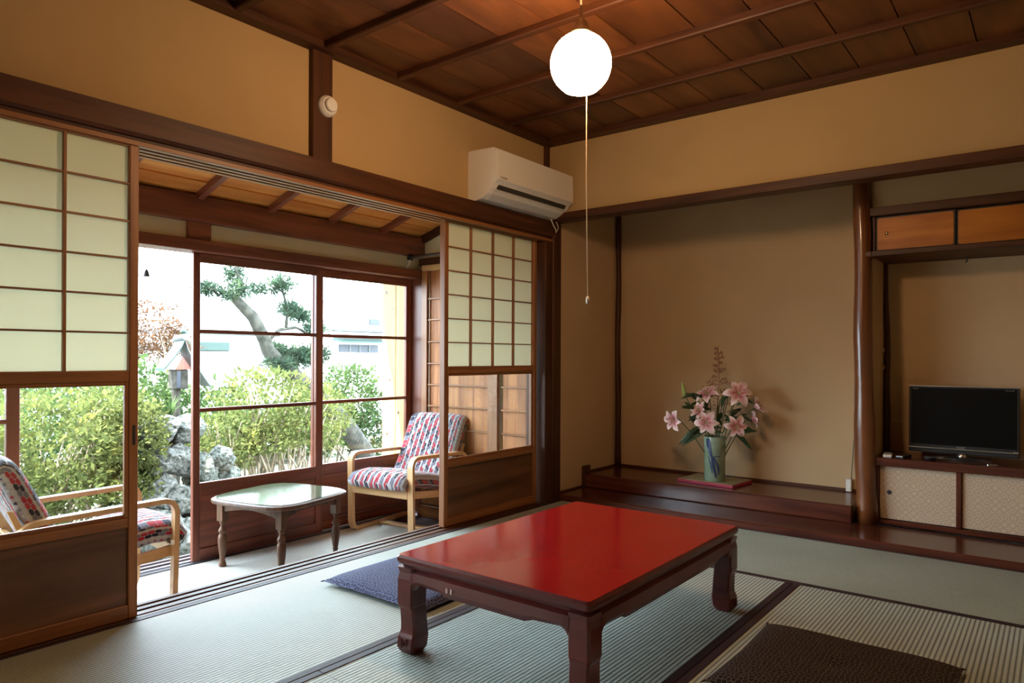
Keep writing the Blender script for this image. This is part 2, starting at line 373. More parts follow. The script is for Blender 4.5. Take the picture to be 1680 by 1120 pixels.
# ------------------------------------------------------------------ geometry helpers
class MB:
    def __init__(s): s.v = []; s.f = []; s.uv = None
    def add(s, vs, fs):
        o = len(s.v); s.v += [tuple(p) for p in vs]; s.f += [tuple(i + o for i in f) for f in fs]
        return s
    def box(s, x0, x1, y0, y1, z0, z1):
        return s.add([(x0, y0, z0), (x1, y0, z0), (x1, y1, z0), (x0, y1, z0), (x0, y0, z1), (x1, y0, z1), (x1, y1, z1), (x0, y1, z1)],
                     [(0, 3, 2, 1), (4, 5, 6, 7), (0, 1, 5, 4), (1, 2, 6, 5), (2, 3, 7, 6), (3, 0, 4, 7)])
    def cbox(s, x0, x1, y0, y1, z0, z1, c=0.003):
        """box with chamfered edges"""
        c = min(c, (x1 - x0) * .45, (y1 - y0) * .45, (z1 - z0) * .45)
        X = (x0, x1); Y = (y0, y1); Z = (z0, z1); sg = (1, -1); V = []; idx = {}
        for i in (0, 1):
            for j in (0, 1):
                for k in (0, 1):
                    for a in range(3):
                        p = [X[i], Y[j], Z[k]]
                        for b_ in range(3):
                            if b_ != a: p[b_] += c * sg[(i, j, k)[b_]]
                        idx[(i, j, k, a)] = len(V); V.append(tuple(p))
        F = []
        for a in range(3):
            b_, d = [q for q in range(3) if q != a]
            for sd in (0, 1):
                q = []
                for (u, w_) in ((0, 0), (1, 0), (1, 1), (0, 1)):
                    t = [0, 0, 0]; t[a] = sd; t[b_] = u; t[d] = w_; q.append(idx[(*t, a)])
                F.append(q)
            # edges along axis a
            for u in (0, 1):
                for w_ in (0, 1):
                    t0 = [0, 0, 0]; t1 = [0, 0, 0]; t0[a] = 0; t1[a] = 1
                    for t in (t0, t1): t[b_] = u; t[d] = w_
                    F.append([idx[(*t0, b_)], idx[(*t1, b_)], idx[(*t1, d)], idx[(*t0, d)]])
        for i in (0, 1):
            for j in (0, 1):
                for k in (0, 1): F.append([idx[(i, j, k, a)] for a in range(3)])
        # orient faces outward
        cen = Vector(((x0 + x1) / 2, (y0 + y1) / 2, (z0 + z1) / 2))
        FF = []
        for f in F:
            p = [Vector(V[i]) for i in f]; n = (p[1] - p[0]).cross(p[2] - p[0]); m_ = sum(p, Vector()) / len(p) - cen
            FF.append(tuple(f) if n.dot(m_) >= 0 else tuple(reversed(f)))
        return s.add(V, FF)
    def tube(s, pts, rad, n=10, caps=True):
        pts = [Vector(p) for p in pts]; R = rad if isinstance(rad, (list, tuple)) else [rad] * len(pts)
        V = []; F = []; ref = None
        for i, p in enumerate(pts):
            t = (pts[min(i + 1, len(pts) - 1)] - pts[max(i - 1, 0)]).normalized()
            if ref is None:
                ref = t.orthogonal().normalized()
            ref = (ref - t * ref.dot(t)).normalized(); bi = t.cross(ref)
            for k in range(n):
                a = 2 * PI * k / n; V.append(p + (ref * math.cos(a) + bi * math.sin(a)) * R[i])
        for i in range(len(pts) - 1):
            for k in range(n):
                F.append((i * n + k, i * n + (k + 1) % n, (i + 1) * n + (k + 1) % n, (i + 1) * n + k))
        if caps:
            F.append(tuple(reversed(range(n)))); F.append(tuple(range((len(pts) - 1) * n, len(pts) * n)))
        return s.add(V, F)
    def lathe(s, prof, n=24, cx=0, cy=0, z0=0, axis='z'):
        V = []; F = []
        for (r, z) in prof:
            for k in range(n):
                a = 2 * PI * k / n
                if axis == 'z': V.append((cx + r * math.cos(a), cy + r * math.sin(a), z0 + z))
                elif axis == 'x': V.append((z, cx + r * math.cos(a), cy + r * math.sin(a)))
                else: V.append((cx + r * math.cos(a), z, cy + r * math.sin(a)))
        m = len(prof)
        for i in range(m - 1):
            for k in range(n):
                F.append((i * n + k, i * n + (k + 1) % n, (i + 1) * n + (k + 1) % n, (i + 1) * n + k))
        F.append(tuple(reversed(range(n)))); F.append(tuple(range((m - 1) * n, m * n)))
        return s.add(V, F)
    def prism(s, poly, a0, a1, axis='x'):
        """polygon in the two other axes extruded along axis"""
        n = len(poly); V = []
        for a in (a0, a1):
            for (p, q) in poly:
                V.append({'x': (a, p, q), 'y': (p, a, q), 'z': (p, q, a)}[axis])
        F = [tuple(range(n)), tuple(range(2 * n - 1, n - 1, -1))]
        for i in range(n): F.append((i, i + n, (i + 1) % n + n, (i + 1) % n))
        return s.add(V, F)
    def build(s, name, mat, parent=None, smooth=False, uvs=None):
        me = bpy.data.meshes.new(name); me.from_pydata(s.v, [], s.f)
        if smooth:
            me.polygons.foreach_set('use_smooth', [True] * len(me.polygons))
        if s.uv:
            ul = me.uv_layers.new(name='UVMap')
            for l in me.loops: ul.data[l.index].uv = s.uv[l.vertex_index]
        me.materials.append(mat); me.update()
        o = bpy.data.objects.new(name, me); C.objects.link(o)
        if parent: o.parent = parent
        if smooth == 'auto':
            try:
                me.set_sharp_from_angle(angle=math.radians(40))
            except Exception: pass
        return o

def box(name, mat, parent, x0, x1, y0, y1, z0, z1, c=0.0):
    mb = MB()
    (mb.cbox(x0, x1, y0, y1, z0, z1, c) if c else mb.box(x0, x1, y0, y1, z0, z1))
    return mb.build(name, mat, parent)

def empty(name, loc=(0, 0, 0), rz=0.0):
    o = bpy.data.objects.new(name, None); C.objects.link(o); o.location = loc; o.rotation_euler = (0, 0, rz); o.empty_display_size = .05
    return o

def tag(o, label, cat=None, group=None, kind=None):
    o['label'] = label
    if cat: o['category'] = cat
    if group: o['group'] = group
    if kind: o['kind'] = kind
    return o

def struct(o, label=None):
    o['kind'] = 'structure'
    if label: o['label'] = label
    return o

def copy_tree(o, parent=None):
    c = o.copy(); C.objects.link(c); c.parent = parent
    for ch in list(o.children): copy_tree(ch, c)
    return c

def wmat(kind, dx, dy, dz):
    a = 'xyz'[max(range(3), key=lambda i: (dx, dy, dz)[i])]
    return M[kind][a]
def beam(name, kind, parent, x0, x1, y0, y1, z0, z1, c=0.003):
    return box(name, wmat(kind, x1 - x0, y1 - y0, z1 - z0), parent, x0, x1, y0, y1, z0, z1, c)

# ================================================================== SETTING
# floors
struct(box('floor', M['soil'], None, -2.92, 1.05, -1.2, 5.1, -.12, -.055), 'subfloor under the rush mats')
struct(box('floor', M['veranda_floor'], None, -4.15, -2.92, -1.2, 4.03, -.36, -.29), 'dark boarded floor of the sunken glazed veranda')

# mats of the main room
def mat_obj(x0, x1, y0, y1, ax, label, group=None, shared=[]):
    mb = MB(); B = .028
    if ax == 'y': mb.cbox(x0 + B * .5, x1 - B * .5, y0, y1, -.05, 0, .002)
    else: mb.cbox(x0, x1, y0 + B * .5, y1 - B * .5, -.05, 0, .002)
    o = mb.build('tatami_mat', M['tat_y'] if ax == 'y' else M['tat_x'])
    tag(o, label, 'tatami mat', 'tatami mats on the floor')
    e = .0008
    if ax == 'y':
        box('cloth_border', M['border'], o, x0 + e, x0 + B + .004, y0, y1, -.05, .0022, .002)
        box('cloth_border', M['border'], o, x1 - B - .004, x1 - e, y0, y1, -.05, .0022, .002)
    else:
        box('cloth_border', M['border'], o, x0, x1, y0 + e, y0 + B + .004, -.05, .0022, .002)
        box('cloth_border', M['border'], o, x0, x1, y1 - B + .01, y1 - e, -.05, .0022, .002)
    return o
mat_obj(-2.764, -1.855, 2.25, 4.087, 'y', 'rush mat beside the door sill, running up to the alcove step')
mat_obj(-2.764, -1.855, .40, 2.25, 'y', 'bright rush mat beside the door sill, from the blue cushion towards the viewer')
mat_obj(-2.764, -1.855, -1.2, .40, 'y', 'rush mat under the bottom corner below the wooden screen foot')
mat_obj(-1.855, -.93, 1.385, 3.23, 'y', 'greenish rush mat lying under the red table')
mat_obj(-1.855, -.93, -.46, 1.385, 'y', 'rush mat in front of the red table legs')
mat_obj(-.93, -.005, 1.385, 3.23, 'y', 'beige rush mat under the dark brown floor cushion')
mat_obj(-1.855, -.005, 3.23, 4.087, 'x', 'grey green rush mat lying along the step below the television cabinet')
mat_obj(-.005, .92, 1.385, 3.23, 'y', 'rush mat at the frame edge beside the one with the brown cushion')

mat_obj(-.005, .92, 3.23, 4.087, 'y', 'short rush mat below the step at the television side of the room')
mat_obj(-.93, -.005, -.46, 1.385, 'y', 'rush mat nearer the viewer in line with the brown floor cushion')
mat_obj(-.005, .92, -.46, 1.385, 'y', 'rush mat in the corner of the room beside the viewer')
mat_obj(-1.855, .92, -1.2, -.46, 'x', 'rush mat across the near end of the room behind the viewer')

# veranda matting
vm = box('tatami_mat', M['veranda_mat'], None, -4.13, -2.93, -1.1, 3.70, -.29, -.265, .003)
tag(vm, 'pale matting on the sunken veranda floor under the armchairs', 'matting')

# ---- outer sill of the veranda
t = box('trim_1', M['veranda_floor'], None, -4.40, -4.15, -1.2, 4.15, -.36, -.275, .004); struct(t, 'sill board under the veranda windows')
for x in (-4.36, -4.29, -4.22, -4.165): box('rail', M['steel'] if x == -4.22 else M['veranda_floor'], t, x - .008, x + .008, -1.2, 4.1, -.275, -.262, .002)

# ---- door sill with grooves
t = box('trim_2', M['dark']['y'], None, -2.93, -2.764, -1.2, 4.0, -.36, -.012); struct(t, 'grooved door sill between the mat room and the veranda')
for (a, b_) in ((-2.93, -2.905), (-2.885, -2.855), (-2.835, -2.80), (-2.782, -2.764)):
    box('rail', M['dark']['y'], t, a, b_, -1.2, 4.0, -.012, .002 if a > -2.79 else .0, .0015)

# ---- lintel over the opening: long rail, groove board
t = box('trim_3', M['dark']['y'], None, -2.93, -2.775, -1.2, 4.01, 1.815, 1.85); struct(t, 'grooved lintel over the sliding screens')
for (a, b_) in ((-2.93, -2.905), (-2.885, -2.86), (-2.84, -2.815), (-2.795, -2.765)):
    box('rail', M['screen']['y'], t, a, b_, -1.2, 4.01, 1.797, 1.815, .0015)
struct(MB().prism([(-2.83, 1.83), (-2.765, 1.83), (-2.752, 1.842), (-2.752, 1.93), (-2.83, 1.935)], -1.2, 4.04, 'y').build('trim_4', M['dark']['y']), 'long dark rail along the wall above the sliding screens')
# upper plaster wall over the opening
wl = box('wall_left', M['plaster'], None, -2.93, -2.83, -1.2, 4.12, 1.85, 2.62); struct(wl, 'upper plaster wall over the sliding screens')
beam('pillar', 'dark', wl, -2.84, -2.80, 2.05, 2.165, 1.93, 2.47)
beam('corner_post', 'dark', wl, -2.84, -2.808, 3.985, 4.03, 1.985, 2.47)
# corner pillar and jamb
t = beam('trim_5', 'dark', None, -2.95, -2.758, 4.005, 4.105, -.05, 1.93, .006); struct(t, 'dark corner pillar between the screens and the alcove')
beam('jamb', 'dark', t, -2.93, -2.768, 3.925, 4.004, 0.0, 1.797)
# back hanging wall and beam
wb = box('wall_back', M['plaster'], None, -2.83, 1.05, 4.03, 4.10, 1.98, 2.62); struct(wb, 'upper plaster wall hanging over the alcoves')
t = beam('trim_6', 'dark', None, -2.80, 1.05, 3.985, 4.09, 1.93, 1.985, .004); struct(t, 'dark beam below the hanging wall over the alcoves')
# crown trims
t = beam('trim_7', 'dark', None, -2.83, -2.755, -1.2, 4.03, 2.46, 2.50, .004); struct(t, 'ceiling edge strip over the screens')
t = beam('trim_8', 'dark', None, -2.755, 1.05, 3.955, 4.03, 2.46, 2.50, .004); struct(t, 'ceiling edge strip over the alcoves')
# ceiling: boards + battens
cl = box('ceiling', M['dark']['x'], None, -2.93, 1.05, -1.2, 4.10, 2.53, 2.62); struct(cl, 'boarded ceiling with dark battens')
jx = [-2.79, -2.545, -2.32, -2.067, -1.81, -1.60, -1.305, -1.05, -.815, -.56, -.31, -.06, .19, .44, .69, 1.05]
for a, b_ in zip(jx[:-1], jx[1:]):
    mb = MB(); zz = [2.492, 2.499]
    mb.prism([(a + .003, 2.494), (b_ - .003, 2.494), (b_ - .003, 2.506), (a + .003, 2.506)], -1.2, 4.0, 'y')
    mb.build('ceiling_board', M['ceiling'], cl)
for k in range(-5, 5):
    y = 2.10 + k * .4635
    if y > 3.9 or y < -1.1: continue
    MB().prism([(y - .015, 2.462), (y + .015, 2.462), (y + .019, 2.468), (y + .019, 2.494), (y - .019, 2.494), (y - .019, 2.468)], -2.76, 1.05, 'x').build('batten', M['dark']['x'], cl)

# ---- tokonoma alcove
struct(box('wall_alcove', M['plaster2'], None, -2.95, -2.79, 4.105, 5.05, -.05, 2.4), 'side plaster wall of the flower alcove')
struct(box('wall_alcove_back', M['plaster2'], None, -2.79, 1.05, 4.95, 5.05, -.05, 2.4), 'rear plaster wall of the alcoves')
struct(box('ceiling_alcove', M['dark']['x'], None, -2.95, 1.05, 4.10, 5.05, 2.36, 2.42), 'board ceiling inside the alcoves')
struct(box('wall_partition', M['plaster2'], None, -.955, -.872, 4.60, 4.95, .04, 2.36), 'plaster partition between the flower alcove and the television alcove')
t = beam('trim_9', 'lacqwood', None, -2.79, 1.05, 4.087, 4.50, -.05, .04, .008); struct(t, 'polished step board along the alcoves')
t = beam('trim_10', 'lacqwood', None, -2.79, -.95, 4.44, 4.50, .04, .14, .006); struct(t, 'polished dark front rail of the flower alcove')
t = beam('floor', 'lacqwood', None, -2.79, -.955, 4.50, 4.95, .04, .138, .002); struct(t, 'polished floor board of the flower alcove')
t = beam('trim_11', 'dark', None, -2.79, -2.765, 4.43, 4.52, .04, .195, .003); struct(t, 'small upright block where the alcove rail meets the plaster')
t = beam('baseboard_back', 'dark', None, -2.79, -.955, 4.938, 4.95, .138, .155, .001); struct(t)
t = beam('baseboard_left', 'dark', None, -2.79, -2.778, 4.50, 4.938, .138, .153, .001); struct(t)
t = beam('baseboard_left', 'dark', None, -2.79, -2.778, 4.105, 4.43, .04, .052, .001); struct(t)
def log(name, p0, p1, r, amp, seed, m):
    rr = random.Random(seed); p0 = Vector(p0); p1 = Vector(p1); P = []; R = []
    n = 26; a1 = rr.random() * 6; a2 = rr.random() * 6
    for i in range(n + 1):
        t_ = i / n; d = Vector((math.sin(t_ * 7 + a1) + .5 * math.sin(t_ * 17 + a2), math.cos(t_ * 6 + a2) + .4 * math.sin(t_ * 13), 0)) * amp
        P.append(p0.lerp(p1, t_) + d); R.append((r[0] + (r[1] - r[0]) * t_) * (1 + .05 * math.sin(t_ * 23 + a1) + .03 * rr.uniform(-1, 1)))
    return MB().tube(P, R, 20).build(name, m, None, True)
t = log('trim_12', (-2.765, 4.925, .138), (-2.765, 4.925, 2.36), (.024, .018), .005, 3, M['dark']['z']); struct(t, 'thin natural pole in the back corner of the flower alcove')
t = log('trim_13', (-.884, 4.535, .04), (-.938, 4.535, 2.36), (.059, .040), .004, 9, M['log']); struct(t, 'polished natural log post between the two alcoves')
t = log('trim_14', (-.850, 4.93, .425), (-.860, 4.93, 1.60), (.022, .012), .004, 5, M['dark']['z']); struct(t, 'thin natural pole in the corner of the television alcove')
for z in (.93, 1.03):
    MB().tube([(-.812, 4.55, z), (-.80, 4.54, z + .015), (-.797, 4.53, z + .03)], .004, 6).build('branch_stub', M['log'], t)

# walls closing the room out of view
struct(box('wall_right', M['plaster'], None, 1.05, 1.15, -1.2, 5.05, -.12, 2.62))
struct(box('wall_front', M['plaster'], None, -2.93, 1.15, -1.3, -1.2, -.12, 2.62))
struct(box('wall_veranda_front', M['plaster3'], None, -4.3, -2.93, -1.3, -1.2, -.36, 2.62))
struct(box('wall_alcove_right', M['plaster2'], None, .35, .42, 4.10, 4.95, -.05, 2.36))

# ================================================================== sliding screens (door_n)
def shoji(name, y0, y1, xc, label, cols=4, th=.015):
    d = empty(name, (0, 0, 0)); struct(d, label)
    a, b_ = xc - th, xc + th; st = .034
    beam('stile', 'screen', d, a, b_, y0, y0 + st, .003, 1.812)
    beam('stile', 'screen', d, a, b_, y1 - st, y1, .003, 1.812)
    i0, i1 = y0 + st, y1 - st
    beam('rail', 'screen', d, a, b_, i0, i1, .003, .055)
    beam('rail', 'screen', d, a, b_, i0, i1, .348, .385)
    beam('rail', 'screen', d, a, b_, i0, i1, .900, .943)
    beam('rail', 'screen', d, a, b_, i0, i1, 1.792, 1.812)
    box('wainscot_panel', M['panel'], d, xc - .005, xc + .005, i0 - .003, i1 + .003, .05, .352)
    # glazing with inner frame
    z0, z1 = .385, .900; q = .014
    for (ya, yb, za, zb) in ((i0, i0 + q, z0, z1), (i1 - q, i1, z0, z1), (i0 + q, i1 - q, z0, z0 + q), (i0 + q, i1 - q, z1 - q, z1)):
        beam('glazing_bead', 'screen', d, xc - .006, xc + .011, ya, yb, za, zb, .002)
    box('glass_pane', M['glass'], d, xc - .0015, xc + .0015, i0 + q, i1 - q, z0 + q, z1 - q)
    # paper grid
    rows = 6; zs = [.943 + (1.792 - .943) * k / rows for k in range(rows + 1)]; ys = [i0 + (i1 - i0) * k / cols for k in range(cols + 1)]
    for k in range(1, rows): beam('lattice_bar', 'screen', d, xc - .004, xc + .012, i0, i1, zs[k] - .0035, zs[k] + .0035, .001)
    for k in range(1, cols): beam('lattice_bar', 'screen', d, xc - .004, xc + .0135, ys[k] - .005, ys[k] + .005, .943, 1.792, .001)
    for r_ in range(rows):
        for c_ in range(cols):
            box('paper_pane', M['paper'], d, xc - .0062, xc - .0044, ys[c_], ys[c_ + 1], zs[r_], zs[r_ + 1])
    return d
shoji('door_1', .300, 1.243, -2.792, 'sliding paper screen with wide grid and clear lower pane at the frame edge')
d2 = shoji('door_2', 2.988, 3.905, -2.845, 'sliding paper screen with fine grid beside the corner pillar', th=.021)
d1 = bpy.data.objects['door_1']
box('finger_pull', M['matblack'], d1, -2.778, -2.775, 1.222, 1.232, .66, .735)
struct(box('wall_left_end', M['plaster'], None, -2.93, -2.80, -1.2, -.70, 0, 1.8))

# ================================================================== veranda outer wall
t = beam('trim_15', 'red', None, -4.25, -4.09, -1.2, 4.12, 1.632, 1.70); struct(t, 'window head rail of the veranda')
struct(box('wall_veranda', M['plaster3'], None, -4.22, -4.15, -1.2, 4.12, 1.70, 2.02), 'pale plaster strip over the veranda windows')
t = beam('trim_16', 'red', None, -4.25, -4.09, -1.2, 4.12, 1.81, 1.965); struct(t, 'heavy dark beam over the veranda windows')
for y in (.25, 2.13):
    struct(beam('trim_17', 'red', None, -4.16, -4.11, y, y + .14, 1.70, 1.81), 'short post between beam and window head' if y > 1 else None)
t = beam('trim_18', 'red', None, -4.25, -4.10, 4.07, 4.12, -.275, 1.632); struct(t, 'window post at the veranda end')
def sash(name, y0, y1, xc, label):
    d = empty(name, (0, 0, 0)); struct(d, label); a, b_ = xc - .015, xc + .015
    L0, L1 = y0 + .045, y1 - .06
    beam('stile', 'red', d, a, b_, y0, L0, -.262, 1.632)
    beam('stile', 'red', d, a, b_, L1, y1, -.262, 1.632)
    for (za, zb) in ((1.575, 1.632), (1.138, 1.162), (.652, .676), (.135, .215), (-.262, -.19)):
        beam('rail', 'red', d, a, b_, L0, L1, za, zb)
    for (za, zb) in ((1.162, 1.575), (.676, 1.138), (.215, .652)):
        box('glass_pane', M['glass'], d, xc - .0015, xc + .0015, L0, L1, za, zb)
    box('kick_panel', M['red']['y'], d, xc - .004, xc + .004, L0, L1, -.19, .135)
    return d
sash('window_1', 2.190, 3.150, -4.185, 'sliding glazed sash with three panes behind the coffee table')
sash('window_2', 3.100, 4.070, -4.235, 'sliding glazed sash with three panes behind the far armchair')
sash('window_3', .33, 1.285, -4.185, 'glazed sash seen through the lower pane of the wide paper screen')
sash('window_4', -.62, .34, -4.235, 'glazed sash outside the view')

# ---- veranda ceiling
vc = empty('ceiling'); struct(vc, 'sloping orange board ceiling over the veranda on dark rafters')
def cz(x): return 1.967 + (x + 4.05) * .30
xs = [-4.26, -3.98, -3.66, -3.34, -3.02, -2.92]
for a, b_ in zip(xs[:-1], xs[1:]):
    MB().prism([(a, cz(a) + .036), (b_ + .01, cz(b_) + .030), (b_ + .01, cz(b_) + .042), (a, cz(a) + .048)], -1.2, 4.12, 'y').build('ceiling_board', M['orange'], vc)
for k in range(11):
    y = 3.64 - k * .485
    if y < -1.1: break
    mb = MB(); mb.prism([(-4.10, cz(-4.10) - .012), (-2.93, cz(-2.93) - .012), (-2.93, cz(-2.93) + .032), (-4.10, cz(-4.10) + .032)], y - .019, y + .019, 'y')
    mb.build('rafter', M['red']['x'], vc)
struct(MB().prism([(-4.8, 1.84), (-2.93, 2.46), (-2.93, 2.52), (-4.8, 1.90)], -1.4, 4.6, 'y').build('roof', M['rooftile']), 'veranda roof')

# ---- veranda end wall with the boarded storage door
struct(box('wall_veranda_end', M['plaster3'], None, -4.15, -2.93, 4.09, 4.16, -.36, 2.5), 'plaster end wall of the veranda')
t = beam('trim_19', 'dark', None, -4.10, -2.93, 4.03, 4.09, 1.735, 1.79); struct(t, 'rail over the storage door')
MB().prism([(-4.10, cz(-4.10) - .03), (-2.93, cz(-2.93) - .03), (-2.93, cz(-2.93) + .03), (-4.10, cz(-4.10) + .03)], 4.055, 4.09, 'y').build('edge_strip', M['dark']['x'], t)
d4 = empty('door_4'); struct(d4, 'boarded storage door with many thin battens at the veranda end')
for (xa, xb) in ((-4.065, -4.005), (-3.37, -3.275), (-2.965, -2.935)):
    beam('stile', 'screen', d4, xa, xb, 4.030, 4.058, -.18, 1.69)
beam('rail', 'pale', d4, -4.065, -2.935, 4.030, 4.058, 1.69, 1.735)  # paler timber paints in the light that falls on this top rail
beam('rail', 'screen', d4, -4.005, -2.965, 4.034, 4.06, -.18, -.11)
for (xa, xb) in ((-4.005, -3.37), (-3.245, -2.965)):
    n = max(2, round((xb - xa) / .15))
    for k in range(n):
        box('board', M['weather'], d4, xa + (xb - xa) * k / n, xa + (xb - xa) * (k + 1) / n, 4.062, 4.078, -.11, 1.69, .0007)
    for z in (1.465, 1.295, 1.12, .946, .777, .607, .433, .260, .088):
        beam('batten', 'screen', d4, xa, xb, 4.038, 4.062, z - .006, z + .006, .002)
t = beam('baseboard_veranda', 'screen', None, -4.10, -2.93, 4.022, 4.09, -.29, -.19); struct(t)

# clothes pole near the end wall
cp = empty('clothes_pole', (-4.10, 3.93, 1.79)); tag(cp, 'steel clothes pole fixed under the veranda beam beside the end wall', 'pole')
MB().tube([(0, 0, 0), (1.14, .03, .02)], .012, 12).build('pole', M['steel'], cp, True)
MB().tube([(0, 0, .0), (-.0, 0, .0)], .01, 6) if False else None
box('bracket', M['matblack'], cp, -.012, .022, -.02, .02, -.02, .03, .004)
MB().tube([(.0, 0, 0), (.005, -.01, -.05), (-.02, -.02, -.09)], [.012, .01, .006], 8).build('hook', M['white'], cp, True)

# ================================================================== outside
struct(box('ground', M['soil'], None, -40, -4.35, -25, 30, -.85, -.72), 'garden ground')
struct(box('path', M['moss'], None, -5.3, -4.4, -6, 9, -.72, -.70), 'pale gravel strip along the veranda')
kb = empty('timber_board_screen', (-4.33, 4.16, 0)); tag(kb, 'pale knotty timber board standing outside the veranda window', 'board')
box('board', M['knotty'], kb, -.165, .0, -.012, .012, -.72, 2.0, .003)
box('board', M['knotty'], kb, -.335, -.168, -.012, .012, -.72, 2.0, .003)
for (x, z, r_) in ((-.285, 1.555, .016), (-.21, 1.41, .007), (-.15, 1.08, .006), (-.24, .80, .011), (-.13, .52, .014), (-.27, .33, .011)):
    MB().lathe([(r_, -.0135), (r_ * .7, -.0145)], 12, x, z, 0, 'y').build('knot', M['walnut'], kb)

def leaves(name, blobs, n, size, mat, parent, shell=.45, seed=1, flat=1.0):
    """a cloud of small folded leaves"""
    g = np.random.default_rng(seed)
    wts = np.array([b[1][0] * b[1][1] + b[1][0] * b[1][2] for b in blobs]); wts = wts / wts.sum()
    which = g.choice(len(blobs), n, p=wts)
    cen = np.array([b[0] for b in blobs])[which]; rad = np.array([b[1] for b in blobs])[which]
    d = g.normal(size=(n, 3)); d /= np.linalg.norm(d, axis=1)[:, None]
    rr = 1 - shell * g.random(n) ** 1.5
    bump = 1 + .12 * np.sin(d[:, 0] * 9 + which) * np.cos(d[:, 1] * 8) + .1 * np.sin(d[:, 2] * 11 + which * 2)
    p = cen + d * rad * (rr * bump)[:, None]
    ax = g.normal(size=(n, 3)) + d * .9 + np.array([0, 0, .35]); ax /= np.linalg.norm(ax, axis=1)[:, None]
    sd = np.cross(ax, g.normal(size=(n, 3))); sd /= np.linalg.norm(sd, axis=1)[:, None]
    nm = np.cross(ax, sd); s = size * (.6 + .8 * g.random(n))[:, None]
    a = p; b = p + ax * s * .5 + sd * s * .24 * flat - nm * s * .06; c = p + ax * s; e = p + ax * s * .5 - sd * s * .24 * flat - nm * s * .06
    V = np.stack([a, b, c, e], 1).reshape(-1, 3)
    idx = np.arange(n) * 4
    F = np.concatenate([np.stack([idx, idx + 1, idx + 2], 1), np.stack([idx, idx + 2, idx + 3], 1)])
    me = bpy.data.meshes.new(name); me.vertices.add(len(V)); me.vertices.foreach_set('co', V.ravel())
    me.loops.add(F.size); me.loops.foreach_set('vertex_index', F.ravel())
    me.polygons.add(len(F)); me.polygons.foreach_set('loop_start', np.arange(len(F)) * 3); me.polygons.foreach_set('loop_total', np.full(len(F), 3))
    me.update(calc_edges=True); me.materials.append(mat)
    o = bpy.data.objects.new(name, me); C.objects.link(o); o.parent = parent; o['kind'] = 'stuff'
    return o

def shrub(name, loc, blobs, n, size, mat, label, seed, twigs=9, cat='shrub', group=None, tm='twig'):
    t = empty(name, loc); tag(t, label, cat, group)
    leaves('foliage', blobs, n, size, M[mat], t, seed=seed)
    rr = random.Random(seed)
    for k in range(twigs):
        b = rr.choice(blobs); c = Vector(b[0]); r = Vector(b[1])
        base = Vector((c.x * .6 + rr.uniform(-.15, .15), c.y * .6 + rr.uniform(-.25, .25), 0))
        end = c + Vector((rr.uniform(-.8, .8) * r.x, rr.uniform(-.8, .8) * r.y, rr.uniform(-.2, .8) * r.z))
        mid = base.lerp(end, .5) + Vector((rr.uniform(-.12, .12), rr.uniform(-.15, .15), rr.uniform(-.05, .12)))
        P = [base, base.lerp(mid, .5) + Vector((rr.uniform(-.04, .04),) * 3), mid, mid.lerp(end, .5) + Vector((rr.uniform(-.06, .06), rr.uniform(-.06, .06), 0)), end]
        P[0].z = 0
        MB().tube(P, [.016, .014, .011, .008, .004], 6).build('branch', M[tm], t, True)
    return t

G = -.72
shrub('azalea_bush', (-6.2, 1.9, G), [((0, .2, 1.05), (.6, .65, .42)), ((.1, -.55, .95), (.5, .55, .5)), ((-.1, .70, 1.15), (.4, .35, .35)), ((.1, .35, .70), (.5, .5, .16)), ((.2, -.3, .55), (.4, .5, .14))], 8200, .058, 'leaf1', 'pale green azalea bush behind the lower pane of the wide paper screen', 11, 46)
shrub('azalea_bush', (-6.4, -.35, G), [((0, 0, .9), (.8, .75, .7)), ((.1, .4, .4), (.6, .8, .4))], 9000, .062, 'leaf2', 'darker green bush at the frame edge behind the near armchair', 12, 8)
shrub('azalea_bush', (-5.9, 2.62, G), [((0, 0, 1.05), (.2, .25, .3)), ((0, -.02, .62), (.17, .24, .3)), ((.02, -.03, .3), (.12, .2, .22))], 4200, .05, 'leaf1', 'small yellow green bush beside the mossy rocks', 13, 5)
shrub('azalea_bush', (-6.6, 4.35, G), [((0, -.10, 1.22), (.5, .5, .38)), ((.1, -.62, .88), (.4, .36, .30)), ((0, .52, 1.05), (.42, .42, .36)), ((.3, -.25, .86), (.3, .35, .12)), ((.2, .05, .98), (.35, .4, .2))], 7600, .054, 'leaf1', 'large yellow green azalea bush behind the sash by the coffee table', 14, 60)
shrub('azalea_bush', (-8.9, 7.25, G), [((0, 0, 1.0), (.45, .55, .62)), ((.1, -.5, .75), (.35, .45, .5)), ((.1, .25, .45), (.3, .4, .45))], 9000, .06, 'leaf2', 'fresh green bush behind the far armchair', 15, 10)
shrub('bush', (-8.5, 3.4, G), [((0, 0, 1.2), (.7, 1.0, .55)), ((0, 1.2, .9), (.6, .8, .5))], 6000, .07, 'leaf2', 'green bush between the shrine roof and the boundary', 16, 5)
shrub('bare_red_tree', (-11.2, 5.17, G), [((0, 0, 2.15), (.35, .5, .45)), ((0, -.35, 1.85), (.3, .4, .33)), ((0, .4, 1.9), (.3, .35, .25))], 3200, .055, 'leaf3', 'thin rust coloured tree beyond the shrine roof', 17, 16, 'tree')

shrub('hedge', (-10.3, 1.5, G), [((0, -1.2 + .8 * k, .85 + .08 * (k % 2)), (.45, .55, .42)) for k in range(6)] + [((.1, -1.0 + .8 * k, .35), (.4, .55, .4)) for k in range(6)], 14000, .07, 'leaf2', 'dark low hedge behind the azalea bushes', 21, 3, 'hedge')
shrub('hedge', (-10.2, 6.6, G), [((0, -.8 + .8 * k, .62), (.4, .5, .36)) for k in range(3)] + [((.1, -.8 + .8 * k, .28), (.4, .5, .3)) for k in range(3)], 8000, .07, 'leaf2', 'dark low hedge behind the pine tree', 22, 3, 'hedge')
